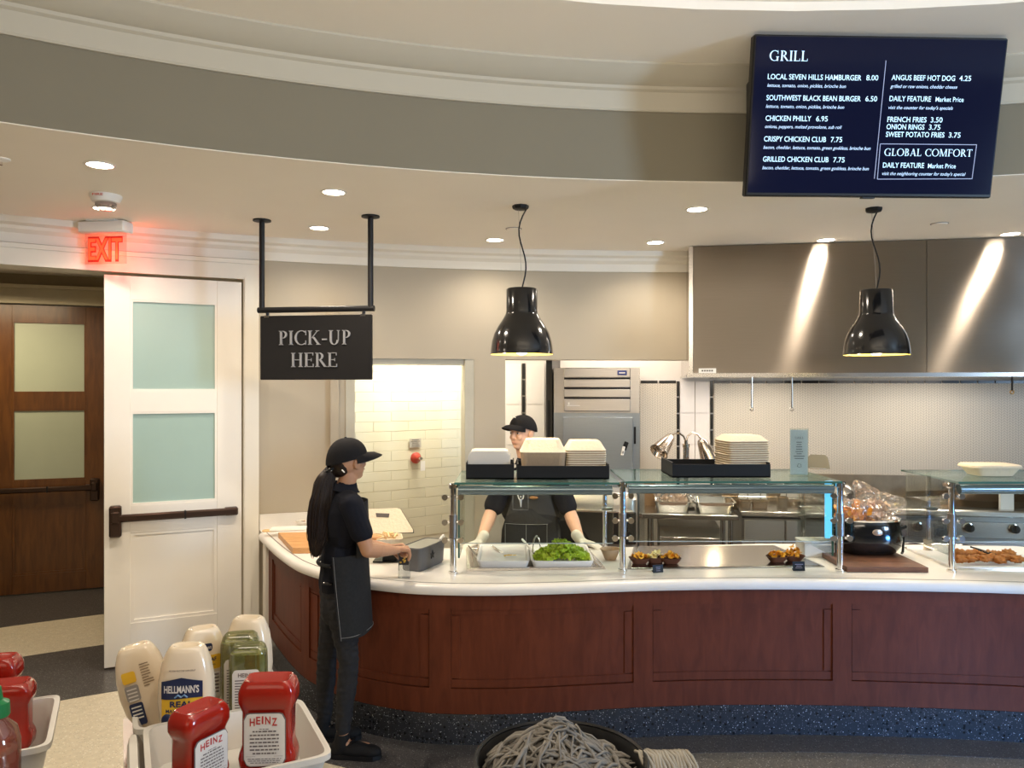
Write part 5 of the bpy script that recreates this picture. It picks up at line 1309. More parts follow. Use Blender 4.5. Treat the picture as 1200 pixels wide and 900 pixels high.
for i, (a_, b_, yt, v) in enumerate(((851, 868, 586, .30), (868, 881, 588, .15), (882, 901, 588, .15), (848, 866, 579, .55), (912, 924, 584, .2), (924, 940, 588, .35), (900, 915, 579, .55))):
    u0, u1 = ku(a_, v), ku(b_, v); zz = ztb if b_ < 869 else zf+.018; hh = kz((a_+b_)/2, yt, v)-zz
    t = thing('food_box', ['amber translucent food box at the right rear corner of the prep table', 'narrow amber food box, leftmost standing on the fryer top', 'wider amber food box in the middle of the fryer top', 'amber food box against the wall behind the prep table pans', 'amber food box on the fryer top left of the guard rear post', 'amber food box on the fryer top directly behind the guard rear post', 'amber food box at the very back of the fryer top'][i], 'food box', K((u0+u1)/2, v+.06, zz+.001), KA)
    w_ = u1-u0
    taper_tray(w_*.85, .10, w_, .12, hh, .004, e=8, n=24).build('tub', M_cam, t)
    MB().loft([(hh-.006, w_/2+.004, .064), (hh+.002, w_/2+.004, .064), (hh+.002, w_/2, .06)], e=8, n=24, cap0=False, cap1=False).build('rim', M_cam, t)
# wire rack rail over the fryer
t, w_ = kthing('wire_rack', 'chromed wire rack rail running behind the food boxes on the fryer line', 'wire rack', 846, 968, .62, zf+.02)
zr = kz(900, 577, .62)-zf-.02
mb = MB(); mb.tube([(-w_/2, 0, zr), (w_/2, 0, zr)], .006, 6); mb.tube([(-w_/2, 0, zr-.04), (w_/2, 0, zr-.04)], .005, 6); mb.build('rail', M_chrome, t)
for i in range(9):
    x = -w_/2+w_*i/8; MB().tube([(x, 0, 0), (x, 0, zr)], .004, 6).build('wire', M_chrome, t)
# range to the right
VG = .02
rg, rw = kthing('cooking_range', 'stainless cooking range with black knobs behind the slow cooker and right guard', 'range', 975, 1330, VG)
def rx(px): return ku(px, VG)-(ku(975, VG)+ku(1330, VG))/2
zg = kz(1080, 600, VG)
B((0, .38, zg/2), (rw, .72, zg-.02)).build('body', M_steeld, rg, smooth=False)
B((0, .34, zg), (rw, .74, .05), bev=.01).build('top_rail', M_steel, rg)
B((0, -.005, zg-.12), (rw, .02, .12), bev=.003).build('control_panel', M_steel, rg)
for i, px in enumerate((985, 1030, 1074, 1134, 1187, 1240, 1290)):
    z_ = zg-.105; k_ = MB(); k_.cyl((rx(px), -.015, z_), (rx(px), -.05, z_), .032, .028, n=20); k_.box((rx(px), -.058, z_), (.012, .02, .05), bev=.003); kk = k_.build('knob', M_black, rg)
    MB().lathe([(.034, 0), (.038, .004), (.034, .006)], c=(rx(px), -.015, z_), M=Matrix.Rotation(math.pi/2, 3, 'X'), n=20).build('bezel', M_chrome, kk)
B((0, -.01, zg-.24), (rw, .04, .03), bev=.006).build('lower_rail', M_steel, rg)
B((0, .70, zg+.09), (rw, .03, .21)).build('splash_back', mat('aged steel', (.30, .24, .17), .35, metal=.8, var=.3), rg, smooth=False)
# griddle lid / dark hood on the right
t, w_ = kthing('griddle_cover', 'brown curved metal griddle cover behind the rightmost guard', 'griddle', 1122, 1290, .10, zg+.026)
MB().loft([(0, w_/2, .2), (.05, w_/2, .22), (.11, w_/2-.03, .16), (.13, w_/2-.1, .08)], e=5, c=(0, .24, 0)).build('cover', mat('baked brown steel', (.09, .055, .03), .35, metal=.7, var=.5, scale=14), t)
B((-w_/2+.33, -.01, .07), (.09, .03, .16)).build('white_post', M_white, t)
t, w_ = kthing('steel_dome', 'domed stainless lid and pot on the range left of the slow cooker', 'pot', 977, 1001, .2, zg+.026)
MB().lathe([(w_*.5, 0), (w_*.52, .07), (w_*.55, .075), (w_*.5, .10), (w_*.3, .135), (.02, .15)], n=28).build('pot_body', M_steel, t); MB().ell((0, 0, .158), (.015, .015, .012)).build('lid_knob', M_black, t)
# ================= FOREGROUND =================
E1 = Vector((.892, .454, 0)); E2 = Vector((.496, -.869, 0)); BA = math.atan2(.454, .892)
M_bin = mat('matt white plastic bin', (.62, .60, .56), .45, var=.02)
def quadbin(name, label, corner, w_, d_, z0, z1, lean=.02):
    """bin with rim left-back corner; x along E1, -y along E2"""
    c = Vector((corner[0], corner[1], 0))+E1*w_/2+E2*d_/2
    t = thing(name, label, 'bin', (c.x, c.y, z0), BA)
    h = z1-z0; w2, d2 = w_/2, d_/2; l = lean; th = .006
    MB().loft([(0, w2-l, d2-l), (h-.012, w2-.003, d2-.003), (h, w2, d2), (h, w2-th, d2-th), (th, w2-l-th, d2-l-th)], e=14, n=64).build('tub', M_bin, t, ang=45)
    MB().loft([(h-.010, w2+.0005, d2+.0005), (h-.010, w2+.004, d2+.004), (h+.001, w2+.004, d2+.004), (h+.001, w2-.001, d2-.001)], e=14, n=64, cap0=False, cap1=False).build('rim', M_bin, t, ang=45)
    return t
ZB = 1.145
quadbin('condiment_bin', 'white open bin in the foreground holding the two upright ketchup bottles', (-.743, 1.538), .306, .284, ZB, 1.22)
quadbin('condiment_bin', 'white open bin behind, holding the mayonnaise and relish bottles', (-.895, 1.80), .306, .262, ZB, 1.20)
quadbin('condiment_bin', 'white open bin at the left edge holding two ketchup bottles', (-1.278, 1.564), .30, .27, 1.12, 1.22)
t = thing('plastic_slab', 'white plastic slab standing on edge at the left of the ketchup bin', 'plastic slab', (-.702, 1.425, ZB+.022), BA)
MB().loft([(0, .008, .10), (.03, .009, .11), (.04, .009, .11), (.048, .007, .105)], e=6).build('plate', M_bin, t); MB().tube([(0, -.1, .03), (0, .1, .03)], .0105, 8).build('bead', M_bin, t)
for lb, c, zz in (('grey stand carrying the two bins of mayonnaise and ketchup', Vector((-.675, 1.60, 0)), ZB), ('grey stand carrying the leftmost ketchup bin', Vector((-1.07, 1.50, 0)), 1.12)):
    t = thing('bin_stand', lb, 'stand', (c.x, c.y, 0), BA)
    B((0, .02 if zz == ZB else 0, zz-.0125), (.24, .44 if zz == ZB else .30, .022)).build('shelf', M_steeld, t); MB().cyl((0, 0, .02), (0, 0, zz-.022), .03).build('post', M_steeld, t); B((0, 0, .01), (.36, .4, .02)).build('foot', M_steeld, t)
# the two bins' shelves reach below both
def redmat(name, col, tr=.35):
    m = mat(name, col, .14, var=.12, scale=8, coat=.6); m.node_tree.nodes['Principled BSDF'].inputs['Subsurface Weight'].default_value = 0.0; return m
M_ket = redmat('ketchup bottle red', (.34, .014, .007))
M_lab = mat('label white', (.72, .69, .66), .5); M_labtxt = mat('label grey print', (.16, .13, .13), .6); M_labred = mat('label red print', (.48, .03, .03), .5)
def arc_front(hx, hy, e):
    """front surface y for x on superellipse"""
    return lambda x: -hy*(max(0, 1-abs(x/hx)**e))**(1/e)
def curved_label(pts_w, z0, z1, hx, hy, e, m, parent, off=.0012, n=14, name='label', rnd=.012):
    f = arc_front(hx, hy, e); mb = MB()
    cols = []
    for i in range(n+1):
        x = -pts_w/2+pts_w*i/n; ex = min(pts_w/2-abs(x), rnd); r = rnd-math.sqrt(max(0, rnd*rnd-(rnd-ex)**2))
        cols.append([(x, f(x)-off, z0+r), (x, f(x)-off, z1-r)])
    vs = [p for c in cols for p in c]; mb.add(vs, [(2*i, 2*i+2, 2*i+3, 2*i+1) for i in range(n)])
    return mb.build(name, m, parent, ang=60), f
def on_curve(f, off): return lambda u, v, o: (u, f(u)-off-o, v)
def ketchup(label, loc, rz, sc=1.0, hz=1.0, tilt=(0, 0), detail=True, group=None):
    t = thing('ketchup_bottle', label, 'ketchup bottle', loc, rz, group); t.scale = (sc, sc, sc*hz); t.rotation_euler = (tilt[0], tilt[1], rz)
    h = .2
    MB().loft([(0, .030, .022, 2.5), (.012, .032, .024, 2.5), (.020, .036, .026, 3), (.045, .051, .032, 4), (.062, .0525, .033, 4.5), (.072, .050, .031, 5), (.085, .0455, .028, 5), (.145, .0455, .028, 5),
               (.155, .050, .031, 5), (.163, .0525, .033, 5), (.180, .052, .033, 5), (.193, .047, .031, 5), (h, .041, .026, 5), (h-.002, .036, .021, 5), (h-.012, .030, .012, 4)], n=56).build('bottle_body', M_ket, t, ang=60)
    MB().loft([(-.004, .026, .020, 2.2), (.010, .0325, .0245, 2.4), (.0105, .030, .022, 2.4)], n=32).build('flat_cap', M_white, t)
    if detail:
        hx, hy, e = .0455, .028, 5
        lb, f = curved_label(.076, .052, .148, .0535, .0335, 5, M_labtxt, t, .0002, name='label_border')
        lb.location.z = 0
        lb, f = curved_label(.073, .0535, .1465, .0535, .0335, 5, M_lab, t, .0012)
        fr_ = on_curve(f, .0018)
        for i, (ch, hx_, hw_) in enumerate(zip('HEINZ', (-.026, -.0145, -.0045, .0015, .0135), (.0092, .0075, .0030, .0095, .0095))):
            me = text_part(ch, hx_, .1255+(.0036 if i == 2 else .0028 if i in (1, 3) else 0), hw_, .0135, M_labred, lb, bold=.02, frame=fr_, name='print')
        mb = MB()
        rows = [(.119, .018, .0012)]+[(.114-.0065*i, .052-(.01 if i in (0, 6) else 0), .0026) for i in range(7)]+[(.066, .06, .0012), (.0625, .058, .0012), (.059, .05, .0012)]
        for z_, w_, hh in rows:
            x = -w_/2
            while x < w_/2:
                l_ = min(random.uniform(.003, .009), w_/2-x); q = [(x, z_), (x+l_, z_), (x+l_, z_+hh), (x, z_+hh)]
                mb.add([fr_(a, b, 0) for a, b in q], [(0, 1, 2, 3)]); x += l_+.0016
        mb.build('print', M_labtxt, lb, smooth=False)
        mb = MB(); mb.add([fr_(-.033, .0705, 0), fr_(.033, .0705, 0), fr_(.033, .0710, 0), fr_(-.033, .0710, 0)], [(0, 1, 2, 3)]); mb.build('print', M_labtxt, lb, smooth=False)
    return t
random.seed(4)
ketchup('upside-down ketchup bottle with white label facing forward, right one in the front bin', (-.452, 1.43, ZB+.014), .06, 1.0, 1.02)
ketchup('upside-down ketchup bottle turned side-on in the front bin, left of the labelled one', (-.560, 1.375, ZB+.014), math.radians(62), .96, .90)
ketchup('ketchup bottle in the left-edge bin, the nearer of the two', (-1.045, 1.585, 1.128), .3, 1.0, .83, detail=False)
ketchup('ketchup bottle in the left-edge bin, the one farther back', (-1.12, 1.66, 1.128), .2, 1.0, .96, detail=False)
# mayonnaise
M_mayo = mat('mayonnaise cream', (.78, .66, .50), .16, var=.04, coat=.5)
M_navy = mat('navy label', (.012, .022, .075), .4); M_yel = mat('yellow label', (.80, .48, .03), .45); M_greylab = mat('grey label', (.30, .28, .27), .5)
def mayo(label, loc, rz, sc=1.0, tilt=(0, 0), style='front'):
    t = thing('mayonnaise_bottle', label, 'mayonnaise bottle', loc, rz); t.scale = (sc, sc, sc); t.rotation_euler = (tilt[0], tilt[1], rz)
    h = .196
    MB().loft([(0, .030, .020, 2.5), (.02, .036, .024, 2.8), (.05, .049, .029, 3), (.09, .0535, .0305, 3), (.13, .0515, .030, 3), (.165, .045, .028, 3), (.185, .037, .024, 3), (.193, .032, .021, 3), (h, .027, .017, 3), (h-.002, .022, .012, 3), (h-.008, .018, .007, 2.5)], n=56).build('bottle_body', M_mayo, t, ang=70)
    MB().loft([(-.006, .027, .019, 2.5), (.008, .032, .022, 2.5), (.0085, .03, .02)], n=32).build('cap', M_navy, t)
    f = arc_front(.0540, .0312, 3)
    if style == 'front':
        lb, f2 = curved_label(.078, .055, .112, .0540, .0312, 3, M_yel, t, .001, rnd=.003, name='yellow_label')
        mb = MB(); poly = [(-.038, .103), (.038, .108), (.038, .138), (.026, .1405), (-.026, .1355), (-.038, .132)]
        n_ = 16; cols = []
        for i in range(n_+1):
            x = -.039+.078*i/n_; zb_ = .100+.0015*math.sin(x*60); ztp = .133+.008*(1-abs(x)/.039); cols += [(x, f(x)*.97-.003, zb_), (x, f(x)*.97-.003, ztp)]
        mb.add(cols, [(2*i, 2*i+2, 2*i+3, 2*i+1) for i in range(n_)]); nv = mb.build('navy_banner', M_navy, t, ang=60)
        fr_ = lambda u, v, o: (u, f(u)*.97-.0042-o, v)
        text_part("HELLMANN'S", -.033, .112, .066, .0135, M_lab, nv, bold=.03, frame=fr_, name='print')
        mb = MB(); mb.tube([fr_(-.012, .103, .001), fr_(-.006, .108, .001), fr_(0, .104, .001), fr_(.006, .108, .001), fr_(.012, .103, .001)], .0018, 6); mb.build('ribbon', mat('blue ribbon', (.12, .25, .45), .4), nv)
        fy_ = lambda u, v, o: (u, f(u)-.0022-o, v)
        text_part('REAL', -.022, .084, .044, .011, M_navy, lb, bold=.03, frame=fy_, name='print'); text_part('MAYONNAISE', -.030, .073, .060, .0065, M_navy, lb, bold=.02, frame=fy_, name='print')
        text_part('NO HIGH FRUCTOSE CORN SYRUP', -.025, .152, .05, .0032, M_labtxt, t, bold=.01, frame=lambda u, v, o: (u, -.0305-o+.3*u*u*10, v), name='print')
        mb = MB(); mb.ell((-.026, f(-.026)-.0005, .058), (.013, .003, .013)); mb.build('dark_seal', M_navy, t)
    elif style == 'leaf':
        lb, f2 = curved_label(.070, .105, .138, .0530, .0310, 3, M_yel, t, .001, rnd=.003, name='yellow_label')
        nv, _ = curved_label(.032, .147, .165, .0500, .0300, 3, M_navy, t, .0012, rnd=.005, name='navy_banner')
        text_part("HELLMANN'S", -.0135, .1525, .027, .0055, M_lab, nv, bold=.02, frame=lambda u, v, o: (u, -.0300-.0022-o, v), name='print')
        text_part('REAL · LEIF' if False else 'REAL  LEAF', -.024, .124, .048, .0085, M_navy, lb, bold=.03, frame=lambda u, v, o: (u, f(u)-.0022-o, v), name='print')
        text_part('OLIVE OIL DRESSING', -.022, .114, .044, .004, M_navy, lb, bold=.01, frame=lambda u, v, o: (u, f(u)-.0022-o, v), name='print')
        g_, _ = curved_label(.07, .04, .098, .0530, .0310, 3, M_lab, t, .001, rnd=.003, name='white_panel')
        mb = MB()
        for i in range(6): mb.add([(x, f(x)-.0022, .09-i*.008+dz_) for x, dz_ in ((-.03, 0), (.03, 0), (.03, .004), (-.03, .004))], [(0, 1, 2, 3)])
        mb.build('print', M_labtxt, g_, smooth=False)
    else:
        for z0, z1, m_ in ((.125, .150, M_yel), (.085, .120, M_greylab), (.030, .080, M_navy)):
            l_, _ = curved_label(.028, z0, z1, .0540, .0312, 3, m_, t, .001, rnd=.004, name='label'); l_.location = (-.018, .0, 0)
            if m_ is not M_yel:
                mb = MB()
                for i in range(4): mb.add([(x, f(-.01)-.0025, z1-.010-i*.008+q_) for x, q_ in ((-.010, 0), (.010, 0), (.010, .003), (-.010, .003))], [(0, 1, 2, 3)])
                mb.build('print', M_lab, l_, smooth=False)
        mb = MB(); f = arc_front(.0540, .0312, 3)
        for i in range(9):
            x = .008+.0*i; w_ = random.uniform(.010, .022); mb.add([(xx, f(xx)-.001, .158-i*.006+q_) for xx, q_ in ((x, 0), (x+w_, 0), (x+w_, .0022), (x, .0022))], [(0, 1, 2, 3)])
        mb.build('print', mat('brown print', (.25, .17, .1), .6), t, smooth=False)
    return t
mayo('upside-down mayonnaise bottle with navy and yellow front label, centre of the rear bin', (-.688, 1.625, ZB+.006), .10, 1.06)
mayo('mayonnaise bottle leaning outward at the left side of the rear bin, back label showing', (-.775, 1.675, ZB+.012), .25, .98, (0, -.24), 'back')
mayo('mayonnaise bottle with small navy badge behind the relish bottles, second from the right', (-.715, 1.775, ZB+.008), .55, 1.0, (0, 0), 'leaf')
mayo('mayonnaise bottle with yellow band at the rear right corner of the bin', (-.622, 1.815, ZB+.014), -.1, 1.03, (0, 0), 'leaf')
M_rel = mat('green relish', (.20, .20, .02), .2, var=.7, scale=90, coat=.6); M_relg = glass('relish bottle plastic', (.80, .82, .62), .14, .03, .10, (.4, .42, .2))
def relish(label, loc, rz, sc):
    t = thing('relish_bottle', label, 'relish bottle', loc, rz); t.scale = (sc,)*3
    prof = [(0, .024, .018, 2.5), (.02, .030, .022, 3), (.05, .041, .028, 4), (.14, .041, .028, 4), (.165, .040, .027, 4), (.178, .036, .024, 4), (.183, .031, .020, 4), (.180, .027, .016, 4)]
    MB().loft([(z, a-.003, b-.003, e) for z, a, b, e in prof[:5]], n=40).build('relish_fill', M_rel, t, ang=60); MB().loft(prof, n=40).build('bottle_body', M_relg, t, ang=60)
    l_, f = curved_label(.060, .03, .135, .0415, .0285, 4, M_lab, t, .0012, rnd=.01)
    text_part('HEINZ', -.017, .119, .034, .009, M_labtxt, l_, bold=.02, frame=lambda u, v, o: (u, f(u)-.002-o, v), name='print')
    mb = MB()
    for i in range(13):
        w_ = random.uniform(.02, .048); mb.add([(xx, f(xx)-.002, .110-i*.006+q_) for xx, q_ in ((-.024, 0), (-.024+w_, 0), (-.024+w_, .0026), (-.024, .0026))], [(0, 1, 2, 3)])
    mb.build('print', M_labtxt, l_, smooth=False); return t
relish('clear bottle of green relish with white label in the rear bin, the nearer one', (-.585, 1.705, ZB+.008), .15, .98)
relish('clear bottle of relish just behind the labelled relish bottle', (-.622, 1.757, ZB+.008), .2, 1.02)
# hot-sauce bottle with green cap
t = thing('sauce_bottle', 'clear bottle of red sauce with green cap at the left edge', 'sauce bottle', (-.925, 1.375, 1.165))
MB().lathe([(.034, 0), (.037, .005), (.037, .075), (.034, .085)], n=32).build('sauce_fill', M_ket, t); MB().lathe([(.038, .0), (.0395, .004), (.0395, .10), (.034, .125), (.020, .140), (.018, .150)], n=32).build('bottle_body', glass('clear bottle plastic', (.85, .7, .6), .12, .03, .12, (.5, .3, .2)), t)
M_gr = mat('green cap', (.01, .20, .06), .3)
MB().lathe([(.022, .148), (.023, .150), (.022, .172), (.012, .178), (.009, .20), (.004, .204)], n=24).build('cap', M_gr, t)
B((-.6, 1.385, .5), (.001, .001, .001)) if False else None
t = thing('sauce_stand', 'grey post with a small round shelf under the green capped bottle', 'stand', (-.925, 1.375, 0))
MB().cyl((0, 0, 1.148), (0, 0, 1.163), .05).build('shelf', M_steeld, t); MB().cyl((0, 0, .02), (0, 0, 1.148), .015).build('post', M_steeld, t); MB().cyl((0, 0, 0.002), (0, 0, .02), .06).build('foot', M_steeld, t)
# ---- black bin of tangled strings ----
BC = Vector((.145, 2.27, 0)); RB_ = .252
t = thing('waste_bin', 'round black bin in the foreground full of tangled grey strings', 'bin', (BC.x, BC.y, .002))
MB().lathe([(.20, 0), (.205, .01), (RB_-.006, .77), (RB_+.004, .785), (RB_+.004, .80), (RB_-.006, .80), (RB_-.012, .78), (.195, .03), (.02, .02)], n=64).build('bin_body', mat('black bin plastic', (.018, .018, .019), .3), t)
MB().lathe([(RB_+.001, .799), (RB_+.006, .806), (RB_, .810), (RB_-.006, .804)], n=64, cap0=False, cap1=False).build('rim', M_black, t)
random.seed(12)
M_str = mat('grey mop strands', (.20, .185, .165), .75, var=.55, scale=18); M_rope = mat('pale twisted strands', (.34, .31, .26), .8, var=.3, scale=30)
mb = MB()
def heap(x, y):
    r = math.hypot(x*.9, y); return .73+.115*math.exp(-((x+.01)**2+(y-.05)**2)/.018)+.045*math.exp(-((x+.17)**2+(y-.0)**2)/.008)+.03*(1-(r/RB_)**2)
for i in range(240):
    a0 = random.uniform(0, 6.28); r0 = RB_*.88*math.sqrt(random.random()); x, y = r0*math.cos(a0), r0*math.sin(a0)
    th0 = random.gauss(.35, .55)+(math.pi if random.random() < .5 else 0); pts = []
    n_ = random.randint(7, 13); lift = random.uniform(0, .022)
    for k in range(n_):
        if math.hypot(x, y) > RB_*.92: break
        pts.append((x, y, heap(x, y)+lift*math.sin(k*.9+i)+.008))
        th0 += random.gauss(0, .28); x += .028*math.cos(th0); y += .028*math.sin(th0)
    if len(pts) > 2:
        r_ = random.uniform(.003, .0075); mb.tube(pts, [r_*(.5+.5*math.sin(math.pi*(j+.5)/len(pts))) for j in range(len(pts))], 6)
o = mb.build('tangled_strings', M_str, ang=180, loc=BC); tag(o, 'heap of tangled grey white mop-like strings piled in the black bin', 'strings', kind='stuff')
# filler under the strands
mb = MB(); R = []
for j in range(1, 12):
    rr = RB_*.90*j/11; R.append([(rr*math.cos(2*math.pi*k/40), rr*math.sin(2*math.pi*k/40), heap(rr*math.cos(2*math.pi*k/40), rr*math.sin(2*math.pi*k/40))-.004) for k in range(40)])
mb.rings(R, True, False); o = mb.build('string_core', mat('dark strand core', (.10, .09, .08), .9, var=.6, scale=30), o, ang=180)
# strands hanging over the right and left of the rim
def hank(name, label, px0, px1, m, n_=26, z0=.80, out=1):
    mb = MB()
    for i in range(n_):
        f = i/(n_-1); px = px0+(px1-px0)*f; b_ = P(px, 884+abs(f-.35)*6, 2.27); r_ = random.uniform(.004, .007)
        pts = []
        for k in range(9):
            g = k/8; pts.append((b_.x+(g-.2)*.05*out+.004*math.sin(k*2+i), 2.33-.16*g+random.uniform(-.003, .003), .800+.028*math.sin(g*math.pi)-(.30*g*g if out > 0 else .10*g*g)+random.uniform(-.002, .002)))
        mb.tube(pts, r_, 6)
    o = mb.build(name, m, ang=180); tag(o, label, 'strings', kind='stuff')
hank('rope_strands', 'pale twisted rope strands hanging over the right rim of the black bin', 752, 812, M_rope, 16)
t = thing('small_pail', 'small black pail at the bottom edge right of the string bin', 'pail', (.53, 2.12, .002))
MB().lathe([(.10, 0), (.105, .01), (.128, .60), (.132, .61), (.126, .61), (.1, .03), (.02, .02)], n=40).build('pail_body', mat('black bin plastic', (.018, .018, .019), .3), t)
MB().tube([(-.13, 0, .6), (-.09, -.03, .66), (0, -.05, .69), (.09, -.03, .66), (.13, 0, .6)], .006, 8).build('handle', M_black, t)
# ================= PEOPLE =================
import bmesh
def remeshed(name, prims, voxel, m, parent, smooth=6, fac=.5, edit=None):
    me = prims.mesh('tmp', None, smooth=False); o = bpy.data.objects.new('tmp', me); C.objects.link(o)
    r = o.modifiers.new('r', 'REMESH'); r.mode = 'VOXEL'; r.voxel_size = voxel; r.adaptivity = 0
    s = o.modifiers.new('s', 'SMOOTH'); s.iterations = smooth; s.factor = fac
    dg = bpy.context.evaluated_depsgraph_get(); me2 = bpy.data.meshes.new_from_object(o.evaluated_get(dg)); bpy.data.objects.remove(o)
    me2.name = name; me2.materials.clear(); me2.materials.append(m); me2.polygons.foreach_set('use_smooth', [True]*len(me2.polygons))
    if edit:
        for v in me2.vertices: v.co = edit(v.co)
    ob = bpy.data.objects.new(name, me2); C.objects.link(ob)
    if parent: ob.parent = parent
    return ob
def folds(scale, amp, seed=0.0, zs=1.0):
    def f(co):
        q = Vector((co.x*scale, co.y*scale, co.z*scale*zs))+Vector((seed, seed*2, 0))
        n_ = noise.noise_vector(q); return co+n_*amp
    return f
def hand(pr, wrist, dirv, palm_n, curl, thumb_side, s=1.0, spread=.15, tc=0.0):
    """palm + five fingers. dirv: towards fingertips; palm_n: normal pointing out of the palm"""
    d = Vector(dirv).normalized(); n = Vector(palm_n); n = (n-d*n.dot(d)).normalized(); w_ = d.cross(n)*thumb_side
    wr = Vector(wrist); pl = .085*s
    pr.capsule(wr-d*.01*s, wr+d*.02*s, .026*s, .027*s, flat=(w_, .72))
    for k in (-1.2, -.4, .4, 1.2):
        pr.capsule(wr+d*.015*s+w_*k*.010*s, wr+d*pl+w_*k*.0175*s, .013*s, .0115*s)
    ln = [.068, .078, .073, .057]
    for i, k in enumerate((1.2, .4, -.4, -1.2)):
        p = wr+d*pl+w_*k*.0185*s; a = 0; fd = (d+w_*k*spread*.5).normalized(); L_ = ln[i]*s
        for j, (f, r0, r1) in enumerate(((.45, .0105, .0095), (.30, .0095, .0088), (.25, .0088, .0075))):
            a += curl[j] if isinstance(curl, (list, tuple)) else curl
            dd = (fd*math.cos(a)+n*math.sin(a)).normalized(); q = p+dd*L_*f; pr.capsule(p, q, r0*s, r1*s, n=10); p = q
    # thumb from the side of the palm near the wrist
    p0 = wr+d*.022*s+w_*.022*s; t1 = p0+(d*.55+w_*.8+n*.25).normalized()*.040*s; t2 = t1+(d*(.85-tc*.5)+w_*(.35-tc*.6)+n*(.35+tc)).normalized()*.032*s; t3 = t2+(d*(.9-tc)+n*(.4+tc)-w_*tc*.7).normalized()*.026*s
    pr.capsule(p0, t1, .016*s, .0125*s, n=10); pr.capsule(t1, t2, .0125*s, .0105*s, n=10); pr.capsule(t2, t3, .0105*s, .009*s, n=10)
def fmat(fwd, up=Vector((0, 0, 1))):
    """columns: x = fwd, y = left, z = up"""
    f = Vector(fwd).normalized(); l = up.cross(f).normalized(); u = f.cross(l); return Matrix((f, l, u)).transposed()
def head(pr, c, M, s=1.0, jaw=1.0):
    def L(x, y, z): return Vector(c)+M @ Vector((x, y, z))*s
    pr.ell(L(-.012, 0, .022), (.093*s, .074*s, .098*s), M); pr.ell(L(.018, 0, -.035), (.068*s, .058*s*jaw, .078*s), M)
    pr.ell(L(.048, 0, -.085), (.030*s, .028*s*jaw, .024*s), M); pr.ell(L(.062, 0, -.010), (.022*s, .050*s, .040*s), M)
    pr.ell(L(.072, 0, .030), (.014*s, .045*s, .012*s), M)
    pr.capsule(L(.080, 0, .018), L(.098, 0, -.018), .009*s, .013*s); pr.ell(L(.088, 0, -.026), (.014*s, .018*s, .009*s), M)
    for y in (-1, 1):
        pr.ell(L(.062, y*.034, -.022), (.022*s, .020*s, .020*s), M)
        pr.ell(L(-.008, y*.077, -.008), (.022*s, .010*s, .034*s), M); pr.ell(L(-.010, y*.083, .006), (.019*s, .007*s, .018*s), M)
    pr.ell(L(.076, 0, -.051), (.014*s, .023*s, .006*s), M); pr.ell(L(.074, 0, -.062), (.013*s, .020*s, .006*s), M)
    return L
def face_parts(L, M, body, s, lipcol, browcol, eyes=True):
    me = mat('eye dark', (.03, .02, .015), .25); wh = mat('eye white', (.62, .58, .54), .3)
    for y in (-1, 1):
        e = MB().ell(L(.0735, y*.030, .008), (.010*s, .0135*s, .0068*s), M).build('eye', wh, body); MB().ell(L(.0815, y*.031, .008), (.004*s, .0055*s, .0055*s), M).build('iris', me, e)
        MB().tube([L(.078, y*.015, .026), L(.083, y*.030, .031), L(.074, y*.045, .027)], [.003*s, .0038*s, .002*s], 6).build('eyebrow', browcol, body)
        MB().tube([L(.080, y*.017, .013), L(.083, y*.030, .0175), L(.076, y*.043, .012)], .0022*s, 6).build('eyelid', mat('eyelid skin', (.40, .22, .15), .6), body)
    MB().tube([L(.086, -.020, -.057), L(.0895, 0, -.0555), L(.086, .020, -.057)], [.0015*s, .0042*s, .0015*s], 6).build('lips', lipcol, body)
def cap(body, c, M, s, m, emblem=None, ch=.092):
    def L(x, y, z): return Vector(c)+M @ Vector((x, y, z))*s
    R = []
    for i in range(0, 9):
        t = i/8*math.pi/2*.985; zz = math.sin(t); rr = math.cos(t)**.88
        ring = []
        for k in range(40):
            a = 2*math.pi*k/40; x = -.010+(.103 if math.cos(a) > 0 else .108)*math.cos(a)*rr; y = .086*math.sin(a)*rr
            z = .024+ch*zz - (1-zz)*(.026*(1-math.cos(a))/2*1.6)
            ring.append(L(x, y, z))
        R.append(ring)
    o = MB().rings(R, True, True).build('cap', m, body, ang=80)
    # brim
    rings_ = []
    n = 18; top_, bot = [], []
    for i in range(n+1):
        a = -1.15+2.3*i/n
        xi, yi = -.010+.101*math.cos(a), .085*math.sin(a); k = max(0, math.cos(a*1.37))**.6
        xo, yo = xi+.078*k, yi*(1.0-.02*k)
        dr = lambda y: -.030*(y/.08)**2
        rings_.append([L(xi, yi, .036+dr(yi)*.4), L((xi+xo)/2, (yi+yo)/2, .034+dr(yi)*.8), L(xo, yo, .018+dr(yo)), L(xo, yo, .014+dr(yo)), L((xi+xo)/2, (yi+yo)/2, .029+dr(yi)*.8), L(xi, yi, .030+dr(yi)*.4)])
    MB().rings(rings_).build('brim', m, o, ang=60)
    MB().ell(L(-.012, 0, .0245+ch), (.007*s, .007*s, .004*s), M).build('cap_button', m, o)
    if emblem: emblem(L, o)
    return o
M_skinw = mat('tan skin', (.46, .245, .145), .5, var=.06, scale=20, spec=.35)
M_skinc = mat('fair skin', (.72, .42, .285), .5, var=.06, scale=20, spec=.35)
M_navyshirt = mat('black navy polo', (.009, .010, .016), .85, var=.25, scale=40, spec=.15)
M_apron = mat('charcoal denim apron', (.021, .0215, .023), .85, var=.3, scale=70, spec=.15)
M_jean = mat('black denim', (.024, .0245, .028), .85, var=.3, scale=60, spec=.15)
M_hair = mat('dark brown hair', (.016, .009, .007), .45, spec=.3, var=.4, scale=60, stretch=(6, 6, .5))
M_shoe = mat('black trainer', (.010, .010, .011), .7, var=.3, scale=80, spec=.2)
M_capm = mat('black cap cotton', (.011, .010, .011), .8, var=.2, scale=60, spec=.2)
